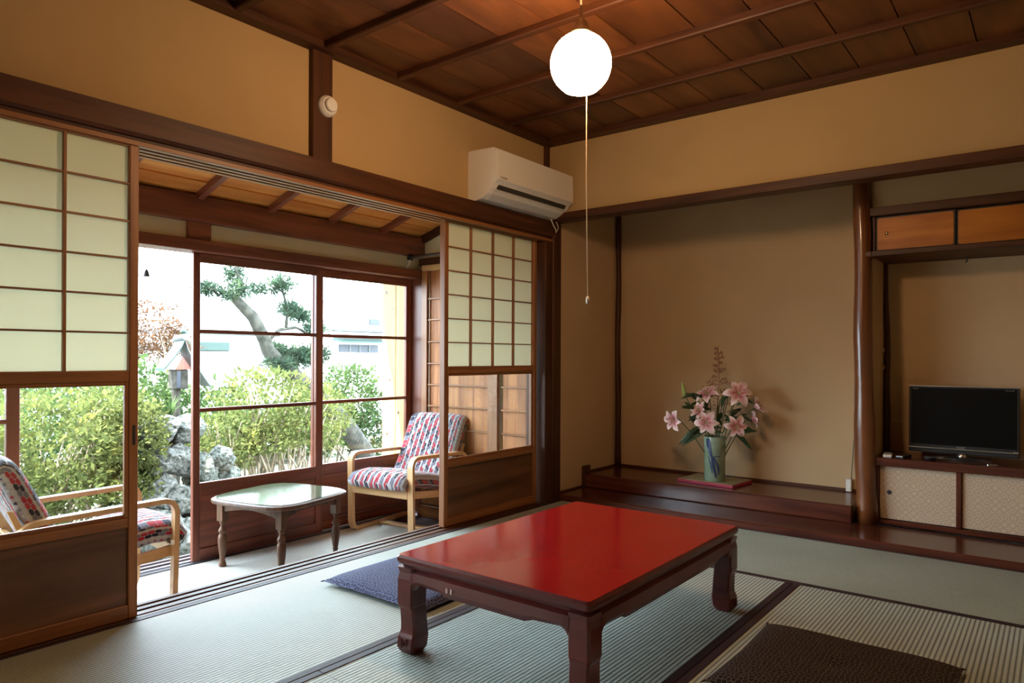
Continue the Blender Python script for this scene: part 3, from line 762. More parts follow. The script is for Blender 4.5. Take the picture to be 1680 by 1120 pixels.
# rocks
rk = [(-6.05, 2.88, .36, .20, .24, .12), (-6.1, 3.12, .34, .17, .2, .12), (-6.0, 2.80, .12, .20, .19, .13), (-6.0, 3.03, .10, .19, .15, .13), (-5.95, 3.18, .02, .17, .15, .15),
      (-5.85, 2.80, -.15, .17, .15, .17), (-5.8, 2.97, -.22, .18, .15, .17), (-5.8, 3.12, -.30, .18, .17, .19), (-5.7, 2.76, -.50, .2, .18, .24), (-5.65, 3.0, -.54, .2, .2, .22), (-5.8, 3.3, -.50, .2, .2, .24), (-6.0, 3.55, -.50, .25, .25, .26), (-6.15, 3.5, -.2, .2, .2, .2), (-6.1, 3.28, -.08, .16, .16, .16), (-6.05, 3.42, .05, .14, .14, .12)]
rlab = ['flat topped grey rock at the crest of the rockery', 'grey rock beside the crest, under the window stile', 'dark mossy rock under the crest', 'pale lumpy rock mid way up the rockery', 'rock touching the window stile in the rockery',
        'brown cleft rock on the rockery face', 'rounded pale rock on the rockery face', 'ochre stained rock on the rockery face', 'tall bluish rock at the rockery foot by the armrest', 'broad rock at the rockery foot', 'low rock at the rockery foot behind the window', 'rock under the azalea stems', 'rock half hidden by azalea leaves', 'small rock wedged beside the sash stile', 'small rock on top of the half hidden one']
for i, (x, y, z, a, b_, c_) in enumerate(rk):
    import bmesh
    bm = bmesh.new(); bmesh.ops.create_icosphere(bm, subdivisions=4, radius=1)
    r_ = np.random.default_rng(i + 50); pl = r_.normal(size=(9, 3)); pl /= np.linalg.norm(pl, axis=1)[:, None]; dd = r_.uniform(.62, .9, 9)
    for v in bm.verts:
        p = np.array(v.co)
        for q, dq in zip(pl, dd):
            s_ = p.dot(q)
            if s_ > dq: p = p - q * (s_ - dq) * .9
        v.co = p * (1 + .09 * math.sin(p[0] * 6 + i) * math.sin(p[1] * 5 + p[2] * 7) + .05 * math.sin(p[1] * 13 + i * 2) * math.sin(p[2] * 15 + p[0] * 9))
    me = bpy.data.meshes.new('rock'); bm.to_mesh(me); bm.free(); me.materials.append(M['rock'])
    o = bpy.data.objects.new('rock', me); C.objects.link(o); o.location = (x, y, z); o.scale = (a * 1.05, b_ * .98, c_ * 1.08); o.rotation_euler = (r_.uniform(-.4, .4), r_.uniform(-.3, .3), r_.uniform(0, 3))
    tag(o, rlab[i], 'rock', 'rocks of the garden rockery')
tf = empty('grass_tuft', (-6.15, 3.02, .45)); tag(tf, 'dark green leafy tuft growing on the crest of the rockery', 'plant')
for k in range(16):
    a = k * 2.4; L_ = .13 + .04 * (k % 3); dx, dy = math.cos(a) * .07, math.sin(a) * .07
    MB().add([(-.008, 0, 0), (.008, 0, 0), (dx * .6 + .012, dy * .6, L_ * .6), (dx * .6 - .012, dy * .6, L_ * .6), (dx * 1.5, dy * 1.5, L_)], [(0, 1, 2, 3), (3, 2, 4)]).build('leaf', M['leaf2'], tf)

# small shrine roof on a post
sh = empty('garden_shrine', (-7.5, 3.75, G)); tag(sh, 'small garden shrine with a white edged gable roof on a post', 'shrine')
MB().tube([(0, 0, 0), (0, 0, 1.40)], .045, 10).build('post', M['bark'], sh)
box('cabinet', M['bark'], sh, -.08, .09, -.05, .09, 1.36, 1.57, .01)
box('door_panel', M['bluegrey'], sh, .091, .097, -.04, .0, 1.38, 1.55)
MB().prism([(-.06, 1.57), (.12, 1.57), (.02, 1.71)], -.10, .10, 'x').build('gable', M['red']['z'], sh)
def roofslab(y0, z0, y1, z1, th, m, nm, x0=-.12, x1=.12):
    n = 8; up_ = []; dn = []
    for i in range(n + 1):
        t_ = i / n; y = y0 + (y1 - y0) * t_; z = z0 + (z1 - z0) * t_ ** .75; up_.append((y, z + th)); dn.append((y, z))
    MB().prism(up_ + dn[::-1], x0, x1, 'x').build(nm, m, sh)
roofslab(.015, 1.88, -.20, 1.56, .03, M['greenroof'], 'roof_slope', -.04, .12)
roofslab(.015, 1.88, .30, 1.38, .03, M['whiteroof'], 'roof_slope', -.04, .12)
roofslab(.015, 1.885, -.21, 1.56, .024, M['greenroof'], 'roof_edge', .12, .16)
roofslab(.015, 1.885, .31, 1.37, .024, M['whiteroof'], 'roof_edge', .12, .16)
MB().tube([(-.04, .015, 1.90), (.17, .015, 1.92)], .035, 10).build('ridge', M['whiteroof'], sh)
MB().lathe([(.0, 0), (.03, .01), (.035, .03), (.02, .055), (.004, .075)], 10, .12, .015, 1.95).build('finial', M['greenroof'], sh, True)

# pine
pn = empty('pine_tree', (-8.0, 6.8, G)); tag(pn, 'leaning garden pine with a mossy bent trunk and sparse needle pads', 'tree')
def pp(y, z): return Vector((0, y - 6.8, z - G))
MB().tube([pp(6.9, -.75), pp(6.75, -.35), pp(6.45, .0), pp(6.15, .3), pp(5.75, .62), pp(5.35, .9), pp(5.19, 1.07), pp(5.14, 1.2), pp(4.97, 1.49), pp(4.75, 1.68), pp(4.66, 1.75)],
          [.15, .14, .135, .125, .11, .10, .09, .085, .075, .06, .045], 12).build('trunk', M['bark'], pn, True)
for P, R in (([pp(4.72, 1.7), pp(4.82, 1.86), pp(4.74, 2.05), pp(4.76, 2.3)], [.04, .03, .022, .015]), ([pp(4.7, 1.72), pp(4.55, 1.78), pp(4.38, 1.80)], [.03, .02, .01]),
             ([pp(5.16, 1.18), pp(5.35, 1.34), pp(5.6, 1.38), pp(5.8, 1.3), pp(6.05, 1.29)], [.03, .026, .022, .018, .01]), ([pp(5.45, 1.37), pp(5.47, 1.6), pp(5.4, 1.85), pp(5.2, 1.9)], [.022, .02, .016, .01]),
             ([pp(5.2, 1.0), pp(5.4, .98), pp(5.75, .98)], [.03, .02, .01])):
    MB().tube(P, R, 8).build('branch', M['bark'], pn, True)
pads = [((4.76, 2.25), .12, .10), ((4.76, 2.0), .12, .12), ((4.80, 1.82), .14, .10), ((4.42, 1.80), .16, .07), ((4.62, 1.74), .12, .06), ((5.38, 1.92), .2, .11), ((5.12, 1.86), .1, .07), ((5.5, 1.62), .16, .1), ((5.72, 1.55), .18, .08), ((5.9, 1.36), .18, .06), ((5.38, 1.08), .16, .08), ((5.6, .98), .3, .14), ((5.9, 1.02), .25, .12), ((5.3, .88), .22, .1)]
leaves('needle_pads', [(tuple(pp(a, b_) + Vector((random.uniform(-.1, .1), 0, 0))), (r1 * .8, r1, r2)) for ((a, b_), r1, r2) in pads], 10000, .07, M['needle'], pn, shell=.9, seed=33, flat=.45)

# houses beyond
hs = empty('white_house', (-14.5, 12.2, G)); tag(hs, 'white neighbouring house with a blue grey shuttered window', 'house')
box('wall', M['render'], hs, -2, 0, -.9, 3.5, 0, 2.35)
box('window', M['bluegrey'], hs, 0, .05, -.78, .50, 1.32, 2.02)
for k in range(1, 4): box('mullion', M['whiteroof'], hs, .05, .07, -.78 + k * .32 - .012, -.78 + k * .32 + .012, 1.32, 2.02)
MB().prism([(0, 2.12), (.45, 2.06), (.45, 2.09), (0, 2.2)], -.95, .62, 'y').build('awning', M['greenroof'], hs)
MB().prism([(-2.2, 2.9), (.35, 2.35), (.35, 2.40), (-2.2, 3.0)], -1.1, 3.6, 'y').build('roof', M['rooftile'], hs)
box('upper_window', M['bluegrey'], hs, -.5, -.45, .65, 1.0, 2.45, 2.75)
box('upper_wall', M['render'], hs, -1.8, -.5, -.6, 3.3, 2.35, 3.2)
h2 = empty('distant_house', (-18, 9.6, G)); tag(h2, 'distant pale house with a low grey tiled roof line behind the pine', 'house')
box('wall', M['render'], h2, -3, 0, -1.5, 2.4, 0, 2.25)
MB().prism([(-3.4, 2.7), (.4, 2.25), (.4, 2.36), (-3.4, 2.8)], -1.8, 2.2, 'y').build('roof', M['rooftile'], h2)
gw = empty('garden_wall', (-12.2, 5.4, G)); tag(gw, 'white garden wall with a green copper capped end behind the shrine', 'wall')
box('wall', M['render'], gw, -.1, .1, -9.0, 5.5, 0, 1.80)
box('green_capping', M['greenroof'], gw, -.2, .2, .55, 1.6, 1.80, 1.98, .02)
box('white_capping', M['whiteroof'], gw, -.2, .2, -9.0, .55, 1.80, 1.90, .02)
wc = empty('wind_bell', (-4.5, 2.06, 1.505)); tag(wc, 'small green bell hanging outside the open veranda window', 'bell')
MB().lathe([(.004, .035), (.012, .02), (.018, .0), (.021, -.012), (.0205, -.013)], 14).build('bell', M['matblack'], wc, True)
MB().tube([(0, 0, .035), (0, 0, .50)], .0012, 5).build('string', M['cord'], wc)

# ================================================================== RED LOW TABLE
lt = empty('low_table', (-1.39, 2.205, 0)); tag(lt, 'low square-legged table with a glossy red lacquer top and dark maroon frame', 'table')
HX, HY = .385, .565
def ring(hx, hy, z, r=.012):
    P = []
    for (sx, sy, a0) in ((1, 1, 0), (-1, 1, 90), (-1, -1, 180), (1, -1, 270)):
        for k in range(4):
            a = math.radians(a0 + k * 30); P.append((sx * (hx - r) + r * math.cos(a), sy * (hy - r) + r * math.sin(a), z))
    return P
def loft(rings, cap=True):
    mb = MB(); n = len(rings[0]); V = [p for r in rings for p in r]; F = []
    for i in range(len(rings) - 1):
        for k in range(n): F.append((i * n + k, i * n + (k + 1) % n, (i + 1) * n + (k + 1) % n, (i + 1) * n + k))
    if cap: F.append(tuple(range(n - 1, -1, -1))); F.append(tuple(range((len(rings) - 1) * n, len(rings) * n)))
    return mb.add(V, F)
loft([ring(HX - .006, HY - .006, .322), ring(HX - .006, HY - .006, .331)]).build('red_top', M['redlac'], lt)
loft([ring(HX - .03, HY - .03, .283), ring(HX - .016, HY - .016, .290), ring(HX - .014, HY - .014, .297), ring(HX - .004, HY - .004, .303), ring(HX, HY, .312), ring(HX, HY, .322), ring(HX - .005, HY - .005, .3295)]).build('moulded_edge', M['maroon'], lt)
def apron(L_, nm):
    """one frieze board, local x along, y outward thickness, bottom edge with cusps"""
    top = [(-L_, .290), (L_, .290)]; low = []
    for i in range(41):
        x = -L_ + 2 * L_ * i / 40; e = L_ - abs(x)
        if e < .03: z = .240 - .030 * (1 - math.sin(min(1, e / .03) * PI / 2))
        elif e < .135: z = .240 - .006 * (e - .03) / .105
        elif e < .15: z = .234 - .010 * (e - .135) / .015
        else: z = .224
        low.append((x, z))
    out = MB()
    poly = low + top[::-1]
    n = len(low)
    # three layers bulging outward
    V = []; 
    for (x, z) in low: V.append((x, -.018, z))
    for (x, z) in low: V.append((x, .000, z + .002))
    for (x, z) in low: V.append((x, .008, .5 * (z + .290) - .012))
    for (x, z) in low: V.append((x, .004, .278))
    for (x, z) in low: V.append((x, -.014, .290))
    for (x, z) in low: V.append((x, -.018, .290))
    F = []
    for r_ in range(5):
        for k in range(n - 1): F.append((r_ * n + k, r_ * n + k + 1, (r_ + 1) * n + k + 1, (r_ + 1) * n + k))
    for k in range(n - 1): F.append((5 * n + k, 5 * n + k + 1, k + 1, k))
    F.append(tuple(r_ * n for r_ in range(6))); F.append(tuple(r_ * n + n - 1 for r_ in reversed(range(6))))
    out.add(V, F); return out
lg = .074
for (dx, dy, rz, L_) in ((0, -(HY - .010), PI, HX - .072), (0, HY - .010, 0, HX - .072), (HX - .010, 0, -PI / 2, HY - .072), (-(HX - .010), 0, PI / 2, HY - .072)):
    o = apron(L_, 'apron').build('apron', M['maroon'], lt); o.location = (dx, dy, 0); o.rotation_euler = (0, 0, rz)
def table_leg(sx, sy):
    # square post, pinched step, flared scroll foot; outer faces at corner
    prof = [(.290, .000, .000), (.272, -.004, .0), (.25, .0, .0), (.165, .0, .0), (.158, -.002, -.001), (.150, -.006, .0), (.10, -.008, .003), (.078, -.008, .004), (.068, -.0055, .005), (.056, -.001, .006), (.02, .001, .003), (.006, -.005, -.004), (.0, -.010, -.010)]
    rings = []
    for (z, o_, i_) in prof:
        # o_ outward offset of outer faces, i_ of inner faces
        x1 = HX - .003 + o_; x0 = HX - lg - .003 - i_; y1 = HY - .003 + o_; y0 = HY - lg - .003 - i_; c = .007
        P = [(x0 + c, y0), (x1 - c, y0), (x1, y0 + c), (x1, y1 - c), (x1 - c, y1), (x0 + c, y1), (x0, y1 - c), (x0, y0 + c)]
        rings.append([(sx * a, sy * b_, z) for (a, b_) in P])
    m = loft(rings[::-1]); o = m.build('leg', M['maroon'], lt)
    # spiral carved relief on both outer faces of the foot
    for face in (0, 1):
        s = .017; cx = (HX - .047); pts = [(-s, -s), (s, -s), (s, s), (-s * .4, s), (-s * .4, -s * .3), (s * .35, -s * .3), (s * .35, s * .3)]
        P = []
        for (a, b_) in pts:
            if face == 0: P.append((sx * (cx + a), sy * (HY - .001), .036 + b_))
            else: P.append((sx * (HX - .001), sy * (HY - .047 + a), .036 + b_))
        MB().tube(P, .0026, 4).build('carved_scroll', M['maroon'], o)
for sx in (-1, 1):
    for sy in (-1, 1): table_leg(sx, sy)
for k in range(2):
    box('inlay', plain('shell_inlay', (.6, .42, .38), .4) if k == 0 else bpy.data.materials['shell_inlay'], lt, -.152 + k * .020, -.144 + k * .020, -HY - .0005 - .0, -HY + .01, .246 + .0, .262, .001)

# ================================================================== floor cushions
def zabuton(x0, x1, y0, y1, h, mat, label):
    n = 28; V = []; F = []; hx = (x1 - x0) / 2; hy = (y1 - y0) / 2
    def hgt(u, v):
        e = (max(0, 1 - abs(u) ** 3.4) * max(0, 1 - abs(v) ** 3.4)) ** .38
        dim = 1 - .32 * math.exp(-(u * u + v * v) * 30)
        wob = 1 + .05 * math.sin(u * 5 + 1) * math.cos(v * 4)
        return e * dim * wob
    for side in (1, -1):
        for i in range(n + 1):
            for j in range(n + 1):
                u = -1 + 2 * i / n; v = -1 + 2 * j / n
                # pillow outline: corners stick out
                pin = 1 - .035 * (1 - u * u) * 0 ; x = u * hx * (1 - .03 * (1 - v * v) * 0 - .03 * (1 - abs(v)) * abs(u)); y = v * hy * (1 - .03 * (1 - abs(u)) * abs(v))
                z = h * .5 + (h * .5) * hgt(u, v) * side if side == 1 else max(.002, h * .30 - h * .3 * hgt(u, v))
                if side == 1: z = h * .30 + h * .70 * hgt(u, v)
                V.append((x, y, z))
    m = (n + 1) ** 2
    for i in range(n):
        for j in range(n):
            a = i * (n + 1) + j; F.append((a, a + n + 1, a + n + 2, a + 1)); F.append((m + a, m + a + 1, m + a + n + 2, m + a + n + 1))
    o = empty('floor_cushion', ((x0 + x1) / 2, (y0 + y1) / 2, .0025))
    tag(o, label, 'cushion')
    MB().add(V, F).build('cover', mat, o, True)
    # tufting thread in the middle and corner tassels
    MB().tube([(-.02, 0, h * .8), (0, 0, h * .70), (.02, 0, h * .8)], .002, 5).build('tuft', M['cord'], o)
    for sx in (-1, 1):
        for sy in (-1, 1): MB().tube([(sx * hx * .985, sy * hy * .985, h * .32), (sx * (hx + .006), sy * (hy + .006), h * .25)], [.004, .002], 5).build('tassel', mat, o)
    return o
zabuton(-2.54, -1.935, 1.92, 2.48, 0.048, M['zab_blue'], 'blue patterned floor cushion lying between the door sill and the red table')
zabuton(-.85, -.235, 2.05, 2.64, 0.048, M['zab_dark'], 'dark brown patterned floor cushion on the beige mat beyond the red table')

# ================================================================== coffee table on the veranda
ct = empty('coffee_table', (-3.785, 2.545, -.265), math.radians(12)); tag(ct, 'dark turned-leg coffee table with a rounded glass covered top on the veranda', 'table')
def sq_ring(h, z, n=56, p=4.4):
    P = []
    for k in range(n):
        a = 2 * PI * k / n; c, s = math.cos(a), math.sin(a); r = (abs(c) ** p + abs(s) ** p) ** (-1 / p)
        P.append((h * r * c, h * r * s, z))
    return P
H = .330
loft([sq_ring(H - .02, .385), sq_ring(H - .004, .390), sq_ring(H, .400), sq_ring(H - .002, .411), sq_ring(H - .012, .416)]).build('top', M['walnut'], ct)
loft([sq_ring(H - .024, .416), sq_ring(H - .024, .420)]).build('glass_cover', plain('greenish_glass_cover', (.085, .105, .06), .12, spec=.7), ct)
for rz in range(4):
    low = []
    L_ = .23
    for i in range(21):
        x = -L_ + 2 * L_ * i / 20; low.append((x, .328 + .032 * math.cos(x / L_ * PI / 2)))
    o = MB().prism(low + [(L_, .386), (-L_, .386)], -.246, -.228, 'y').build('apron', M['walnut'], ct); o.rotation_euler = (0, 0, rz * PI / 2)
prof = [(.014, 0), (.021, .003), (.023, .012), (.018, .03), (.0135, .042), (.019, .05), (.0155, .058), (.019, .075), (.0255, .13), (.027, .17), (.022, .19), (.016, .197), (.023, .207), (.026, .215), (.021, .225), (.0135, .238), (.012, .252), (.021, .268), (.016, .276)]
for sx in (-1, 1):
    for sy in (-1, 1):
        lgm = MB().lathe(prof, 18, sx * .234, sy * .234).build('leg', M['walnut'], ct, True)
        box('leg_block', M['walnut'], lgm, sx * .234 - .024, sx * .234 + .024, sy * .234 - .024, sy * .234 + .024, .274, .388, .003)

# ================================================================== armchairs
def rounded_path(pts, r, n=6):
    out = []
    for i in range(len(pts)):
        if i == 0 or i == len(pts) - 1: out.append(Vector(pts[i])); continue
        p0, p, p1 = Vector(pts[i - 1]), Vector(pts[i]), Vector(pts[i + 1]); a = (p0 - p).normalized(); b_ = (p1 - p).normalized()
        rr = min(r, (p0 - p).length * .49, (p1 - p).length * .49); s, e = p + a * rr, p + b_ * rr
        for k in range(n + 1):
            t_ = k / n; out.append(s * (1 - t_) ** 2 + p * 2 * t_ * (1 - t_) + e * t_ ** 2)
    return out
def strip(path2, x0, x1, th):
    """bent lamination: path in (y,z), width x0..x1, thickness th"""
    P = [Vector((0, p[0], p[1])) for p in path2]; V = []; F = []; n = len(P)
    for i in range(n):
        t_ = (P[min(i + 1, n - 1)] - P[max(i - 1, 0)]).normalized(); nm = Vector((0, -t_.z, t_.y))
        a = P[i] + nm * th / 2; b_ = P[i] - nm * th / 2
        V += [(x0, a.y, a.z), (x1, a.y, a.z), (x1, b_.y, b_.z), (x0, b_.y, b_.z)]
    for i in range(n - 1):
        for k in range(4): F.append((i * 4 + k, i * 4 + (k + 1) % 4, (i + 1) * 4 + (k + 1) % 4, (i + 1) * 4 + k))
    F.append((3, 2, 1, 0)); F.append(((n - 1) * 4, (n - 1) * 4 + 1, (n - 1) * 4 + 2, (n - 1) * 4 + 3))
    return MB().add(V, F)
def pad(path2, w, th, puff=.10):
    """upholstered pad swept along a path in (y,z)"""
    P = [Vector((0, p[0], p[1])) for p in path2]; n = len(P); V = []; F = []; UV = []; m = 28
    L_ = [0]
    for i in range(1, n): L_.append(L_[-1] + (P[i] - P[i - 1]).length)
    T = L_[-1]
    for i in range(n):
        t_ = (P[min(i + 1, n - 1)] - P[max(i - 1, 0)]).normalized(); nm = Vector((0, -t_.z, t_.y))
        e = min(L_[i], T - L_[i]); k_ = min(1, (e + .0005) / (th * .5)); s = math.sqrt(max(0.0, 1 - (1 - k_) ** 2)); s = max(s, .02)
        pf = 1 + puff * math.sin(PI * L_[i] / T)
        acc = 0; prev = None
        for k in range(m):
            a = 2 * PI * k / m + PI; c, q = math.cos(a), math.sin(a); pw = 4.5
            r = (abs(c) ** pw + abs(q) ** pw) ** (-1 / pw)
            x = r * c * w / 2 * (1 - .03 * (1 - s)); h = r * q * th / 2 * s * pf * (1 + .10 * (1 - (x / (w / 2)) ** 2))
            pt = P[i] + nm * h; V.append((x, pt.y, pt.z))
            if prev is not None: acc += math.hypot(x - prev[0], (r * q * th / 2) - prev[1])
            prev = (x, r * q * th / 2)
            UV.append((x + (0.0 if abs(r * q) > .8 else 0) + (.5 * th * r * q if abs(c) > .75 else 0), L_[i]))
    for i in range(n - 1):
        for k in range(m): F.append((i * m + k, i * m + (k + 1) % m, (i + 1) * m + (k + 1) % m, (i + 1) * m + k))
    F.append(tuple(reversed(range(m)))); F.append(tuple(range((n - 1) * m, n * m)))
    mb = MB().add(V, F); mb.uv = UV; return mb
def resample(P, n):
    P = [Vector((0, p[0], p[1])) if len(p) == 2 else Vector(p) for p in P]; d = [0]
    for i in range(1, len(P)): d.append(d[-1] + (P[i] - P[i - 1]).length)
    out = []; j = 0
    for k in range(n + 1):
        s = d[-1] * k / n
        while j < len(P) - 2 and d[j + 1] < s: j += 1
        t_ = (s - d[j]) / max(1e-9, d[j + 1] - d[j]); q = P[j].lerp(P[j + 1], t_); out.append((q.y, q.z))
    return out
def armchair(loc, rz, label, W=.60):
    c = empty('armchair', loc, rz); tag(c, label, 'armchair', None)
    hw = W / 2; aw = .046
    for s in (-1, 1):
        xa, xb = sorted((s * hw, s * (hw - aw)))
        loop = rounded_path([(0, .30, .012), (0, .012, .012), (0, .0, .565), (0, .635, .540), (0, .69, .36)], .075, 8)
        loop = [(p.y, p.z) for p in loop]
        strip(loop, xa, xb, .024).build('arm_frame', M['pale']['z'], c, 'auto')
        rear = [Vector((0, .285, .012)), Vector((0, .45, .013)), Vector((0, .62, .014))]
        strip([(p.y, p.z) for p in rear if p.y > .28], xa, xb, .022).build('runner', M['pale']['y'], c)
        # side seat rail
        x0_, x1_ = sorted((s * (hw - aw), s * (hw - aw - .022)))
        MB().prism([(.005, .285), (.005, .335), (.50, .275), (.66, .60), (.68, .60), (.53, .225)], x0_, x1_, 'x').build('seat_rail', M['pale']['y'], c)
    box('front_rail', M['pale']['x'], c, -hw + aw, hw - aw, -.008, .016, .285, .345, .004)
    box('cross_bar', M['pale']['x'], c, -hw + .01, hw - .01, .28, .33, .002, .024, .004)
    box('back_rail', M['pale']['x'], c, -hw + aw, hw - aw, .60, .63, .38, .44, .004)
    seat = resample([(-.02, .345), (-.03, .375), (.0, .398), (.10, .402), (.25, .378), (.40, .345), (.54, .325)], 40)
    pad(seat, W - .075, .105).build('seat_cushion', M['fabric'], c, True)
    back = resample([(.45, .34), (.53, .46), (.605, .61), (.665, .735), (.69, .775), (.72, .765)], 40)
    pad(back, W - .075, .105).build('back_cushion', M['fabric'], c, True)
    return c
# front faces -y in local space
armchair((-3.765, 3.33, -.265), math.radians(7), 'patterned bentwood armchair at the far end of the veranda behind the coffee table')
armchair((-3.67, 1.735, -.265), PI + math.radians(-6), 'patterned bentwood armchair seen through the pane of the wide paper screen', .57)

# ================================================================== pendant lamp
lp = empty('pendant_lamp', (-1.394, 2.196, 2.08)); tag(lp, 'lit round opal glass pendant lamp hanging over the red table', 'lamp')
r_ = .1125; prof = []
for k in range(0, 25):
    a = math.radians(-90 + 38 + k * (180 - 38 - 16) / 24)
    prof.append((r_ * math.cos(a), r_ * math.sin(a)))
prof = [(.045, -r_ * .86), (.062, -r_ * .85)] + prof[1:]
MB().lathe(prof, 40).build('globe', M['lamp'], lp, True)
MB().lathe([(.040, .106), (.044, .112), (.036, .122), (.028, .135), (.026, .150), (.010, .165), (.006, .175), (.005, .215)], 20).build('cap', M['brass'], lp, True)
MB().tube([(0, 0, .21), (0, 0, .412)], .004, 8).build('hanging_cord', M['cord'], lp)
MB().tube([(.018, .012, -.09), (.018, .012, -.4), (.024, .016, -.86)], .0022, 6).build('pull_cord', M['cord'], lp)
MB().lathe([(.003, .012), (.007, .006), (.007, -.012), (.004, -.016)], 10, .024, .016, -.868).build('pull_bead', M['white'], lp, True)

# ================================================================== smoke detector
sd = empty('smoke_detector', (-2.80, 2.128, 2.207)); tag(sd, 'round white smoke detector on the short wall pillar', 'smoke detector')
MB().lathe([(.052, 0), (.052, .012), (.047, .022), (.040, .030)], 28, 0, 0, 0, 'x').build('base', M['white'], sd, 'auto')
MB().lathe([(.030, .030), (.030, .034), (.034, .038), (.030, .046), (.018, .049)], 24, 0, 0, 0, 'x').build('cap', M['white'], sd, 'auto')
MB().lathe([(.031, .0305), (.0305, .033)], 24, 0, 0, 0, 'x').build('sensor_slot', M['slot'], sd)
box('test_mark', M['slot'], sd, .0225, .0245, -.012, -.008, -.044, -.036)

# ================================================================== air conditioner
ac = empty('air_conditioner', (-2.83, 3.60, 1.94)); tag(ac, 'white wall air conditioner over the fine grid screen', 'air conditioner')
# section in (x,z)
sec = [(0, .0), (.06, -.004), (.11, .008), (.155, .035), (.185, .065), (.205, .092)]
lowp = sec
body = [(0, .0), (.0, .295), (.02, .302), (.20, .295), (.215, .285), (.224, .10), (.205, .088), (.185, .060), (.155, .032), (.11, .008), (.06, -.002)]
MB().prism(body, -.405, .405, 'y').build('body', M['white'], ac)
MB().prism([(.216, .284), (.2285, .282), (.2335, .104), (.2245, .100)], -.403, .403, 'y').build('front_panel', M['white'], ac)
MB().prism([(.198, .0785), (.205, .081), (.188, .058), (.184, .0605)], -.36, .36, 'y').build('air_slot', M['slot'], ac)
MB().prism([(.180, .050), (.186, .053), (.163, .033), (.120, .009), (.114, .0065), (.118, .003), (.165, .029)], -.37, .37, 'y').build('louvre', M['offwhite'], ac)
def text(s, size, mat, parent, loc, rot, name='lettering'):
    cu = bpy.data.curves.new(name, 'FONT'); cu.body = s; cu.size = size; cu.extrude = .0003; cu.align_x = 'CENTER'; cu.resolution_u = 2
    o = bpy.data.objects.new(name, cu); C.objects.link(o); bpy.context.view_layer.update()
    me = bpy.data.meshes.new_from_object(o); bpy.data.objects.remove(o); me.materials.clear(); me.materials.append(mat)
    o = bpy.data.objects.new(name, me); C.objects.link(o); o.parent = parent; o.location = loc; o.rotation_euler = rot
    return o
text('TOSHIBA', .017, M['letterbrown'], ac, (.2345, -.35, .112), (PI / 2, 0, PI / 2))
MB().tube([(.095, .33, .01), (.098, .365, -.04), (.095, .40, -.065), (.085, .415, -.08)], .0035, 8).build('cable', M['white'], ac, True)
MB().tube([(.09, .385, .01), (.098, .41, -.02), (.098, .425, -.05), (.085, .415, -.08)], .003, 8).build('cable', M['cord'], ac, True)

# ================================================================== television alcove
def rounded_panel(x0, x1, z0, z1, y0, y1, r=.012, n=4):
    P = []
    for (cx, cz_, a0) in ((x1 - r, z1 - r, 0), (x0 + r, z1 - r, 90), (x0 + r, z0 + r, 180), (x1 - r, z0 + r, 270)):
        for k in range(n + 1):
            a = math.radians(a0 + 90 * k / n); P.append((cx + r * math.cos(a), cz_ + r * math.sin(a)))
    return MB().prism(P, y0, y1, 'y')
uc = empty('wall_cupboard', (0, 0, 0)); tag(uc, 'shallow upper cupboard with glossy orange sliding doors above the television', 'cupboard')
beam('top_rail', 'dark', uc, -.892, .35, 4.53, 4.60, 1.83, 1.88)
beam('frame_post', 'dark', uc, -.872, -.852, 4.56, 4.60, 1.622, 1.83)
beam('shelf_board', 'dark', uc, -.862, .35, 4.50, 4.95, 1.592, 1.622)
beam('shelf_end', 'dark', uc, -.905, -.862, 4.50, 4.60, 1.592, 1.622, .002)
box('interior', M['matblack'], uc, -.852, .35, 4.62, 4.94, 1.622, 1.83)
for i, (xa, xb) in enumerate(((-.850, -.455), (-.449, -.05), (-.04, .34))):
    fr = rounded_panel(xa, xb, 1.624, 1.828, 4.572 + .012 * (i % 2), 4.590 + .012 * (i % 2), .003).build('door', M['matblack'], uc)
    rounded_panel(xa + .007, xb - .007, 1.634, 1.819, 4.566 + .012 * (i % 2), 4.572 + .012 * (i % 2), .012).build('veneer_face', M['cab_orange'], fr)
    if i == 0:
        MB().lathe([(.009, 4.566), (.009, 4.563), (.006, 4.560), (.003, 4.562)], 16, -.795, 1.728, 0, 'y').build('finger_pull', M['brass'], fr)
MB().tube([(-.42, 4.80, 1.592), (-.42, 4.80, 1.565), (-.425, 4.80, 1.555)], .004, 6).build('hook', M['matblack'], uc)
struct(box('wall_over_cupboard', M['plaster2'], None, -.872, .35, 4.575, 4.60, 1.88, 2.36), 'plaster strip over the orange cupboard')

lc = empty('base_cabinet', (0, 0, 0)); tag(lc, 'low cabinet with beige woven sliding doors carrying the television', 'cabinet')
beam('counter_top', 'lacqwood', lc, -.862, .35, 4.53, 4.938, .378, .425)
beam('frame_post', 'lacqwood', lc, -.866, -.828, 4.55, 4.60, .04, .378)
beam('bottom_rail', 'lacqwood', lc, -.828, .35, 4.54, 4.60, .04, .066)
beam('centre_post', 'lacqwood', lc, -.445, -.420, 4.553, 4.575, .066, .378)
box('interior', M['matblack'], lc, -.862, .35, 4.62, 4.93, .04, .378)
for i, (xa, xb) in enumerate(((-.828, -.445), (-.420, -.03), (-.01, .34))):
    dr = box('door', M['dark']['x'], lc, xa, xb, 4.575, 4.59, .067, .377)
    box('woven_face', M['brocade'], dr, xa + .003, xb - .001, 4.570, 4.575, .071, .373)
    if i == 0: MB().lathe([(.0125, 4.570), (.0125, 4.5665), (.0095, 4.5665), (.008, 4.5695)], 18, -.775, .224, 0, 'y').build('finger_pull', M['matblack'], dr)

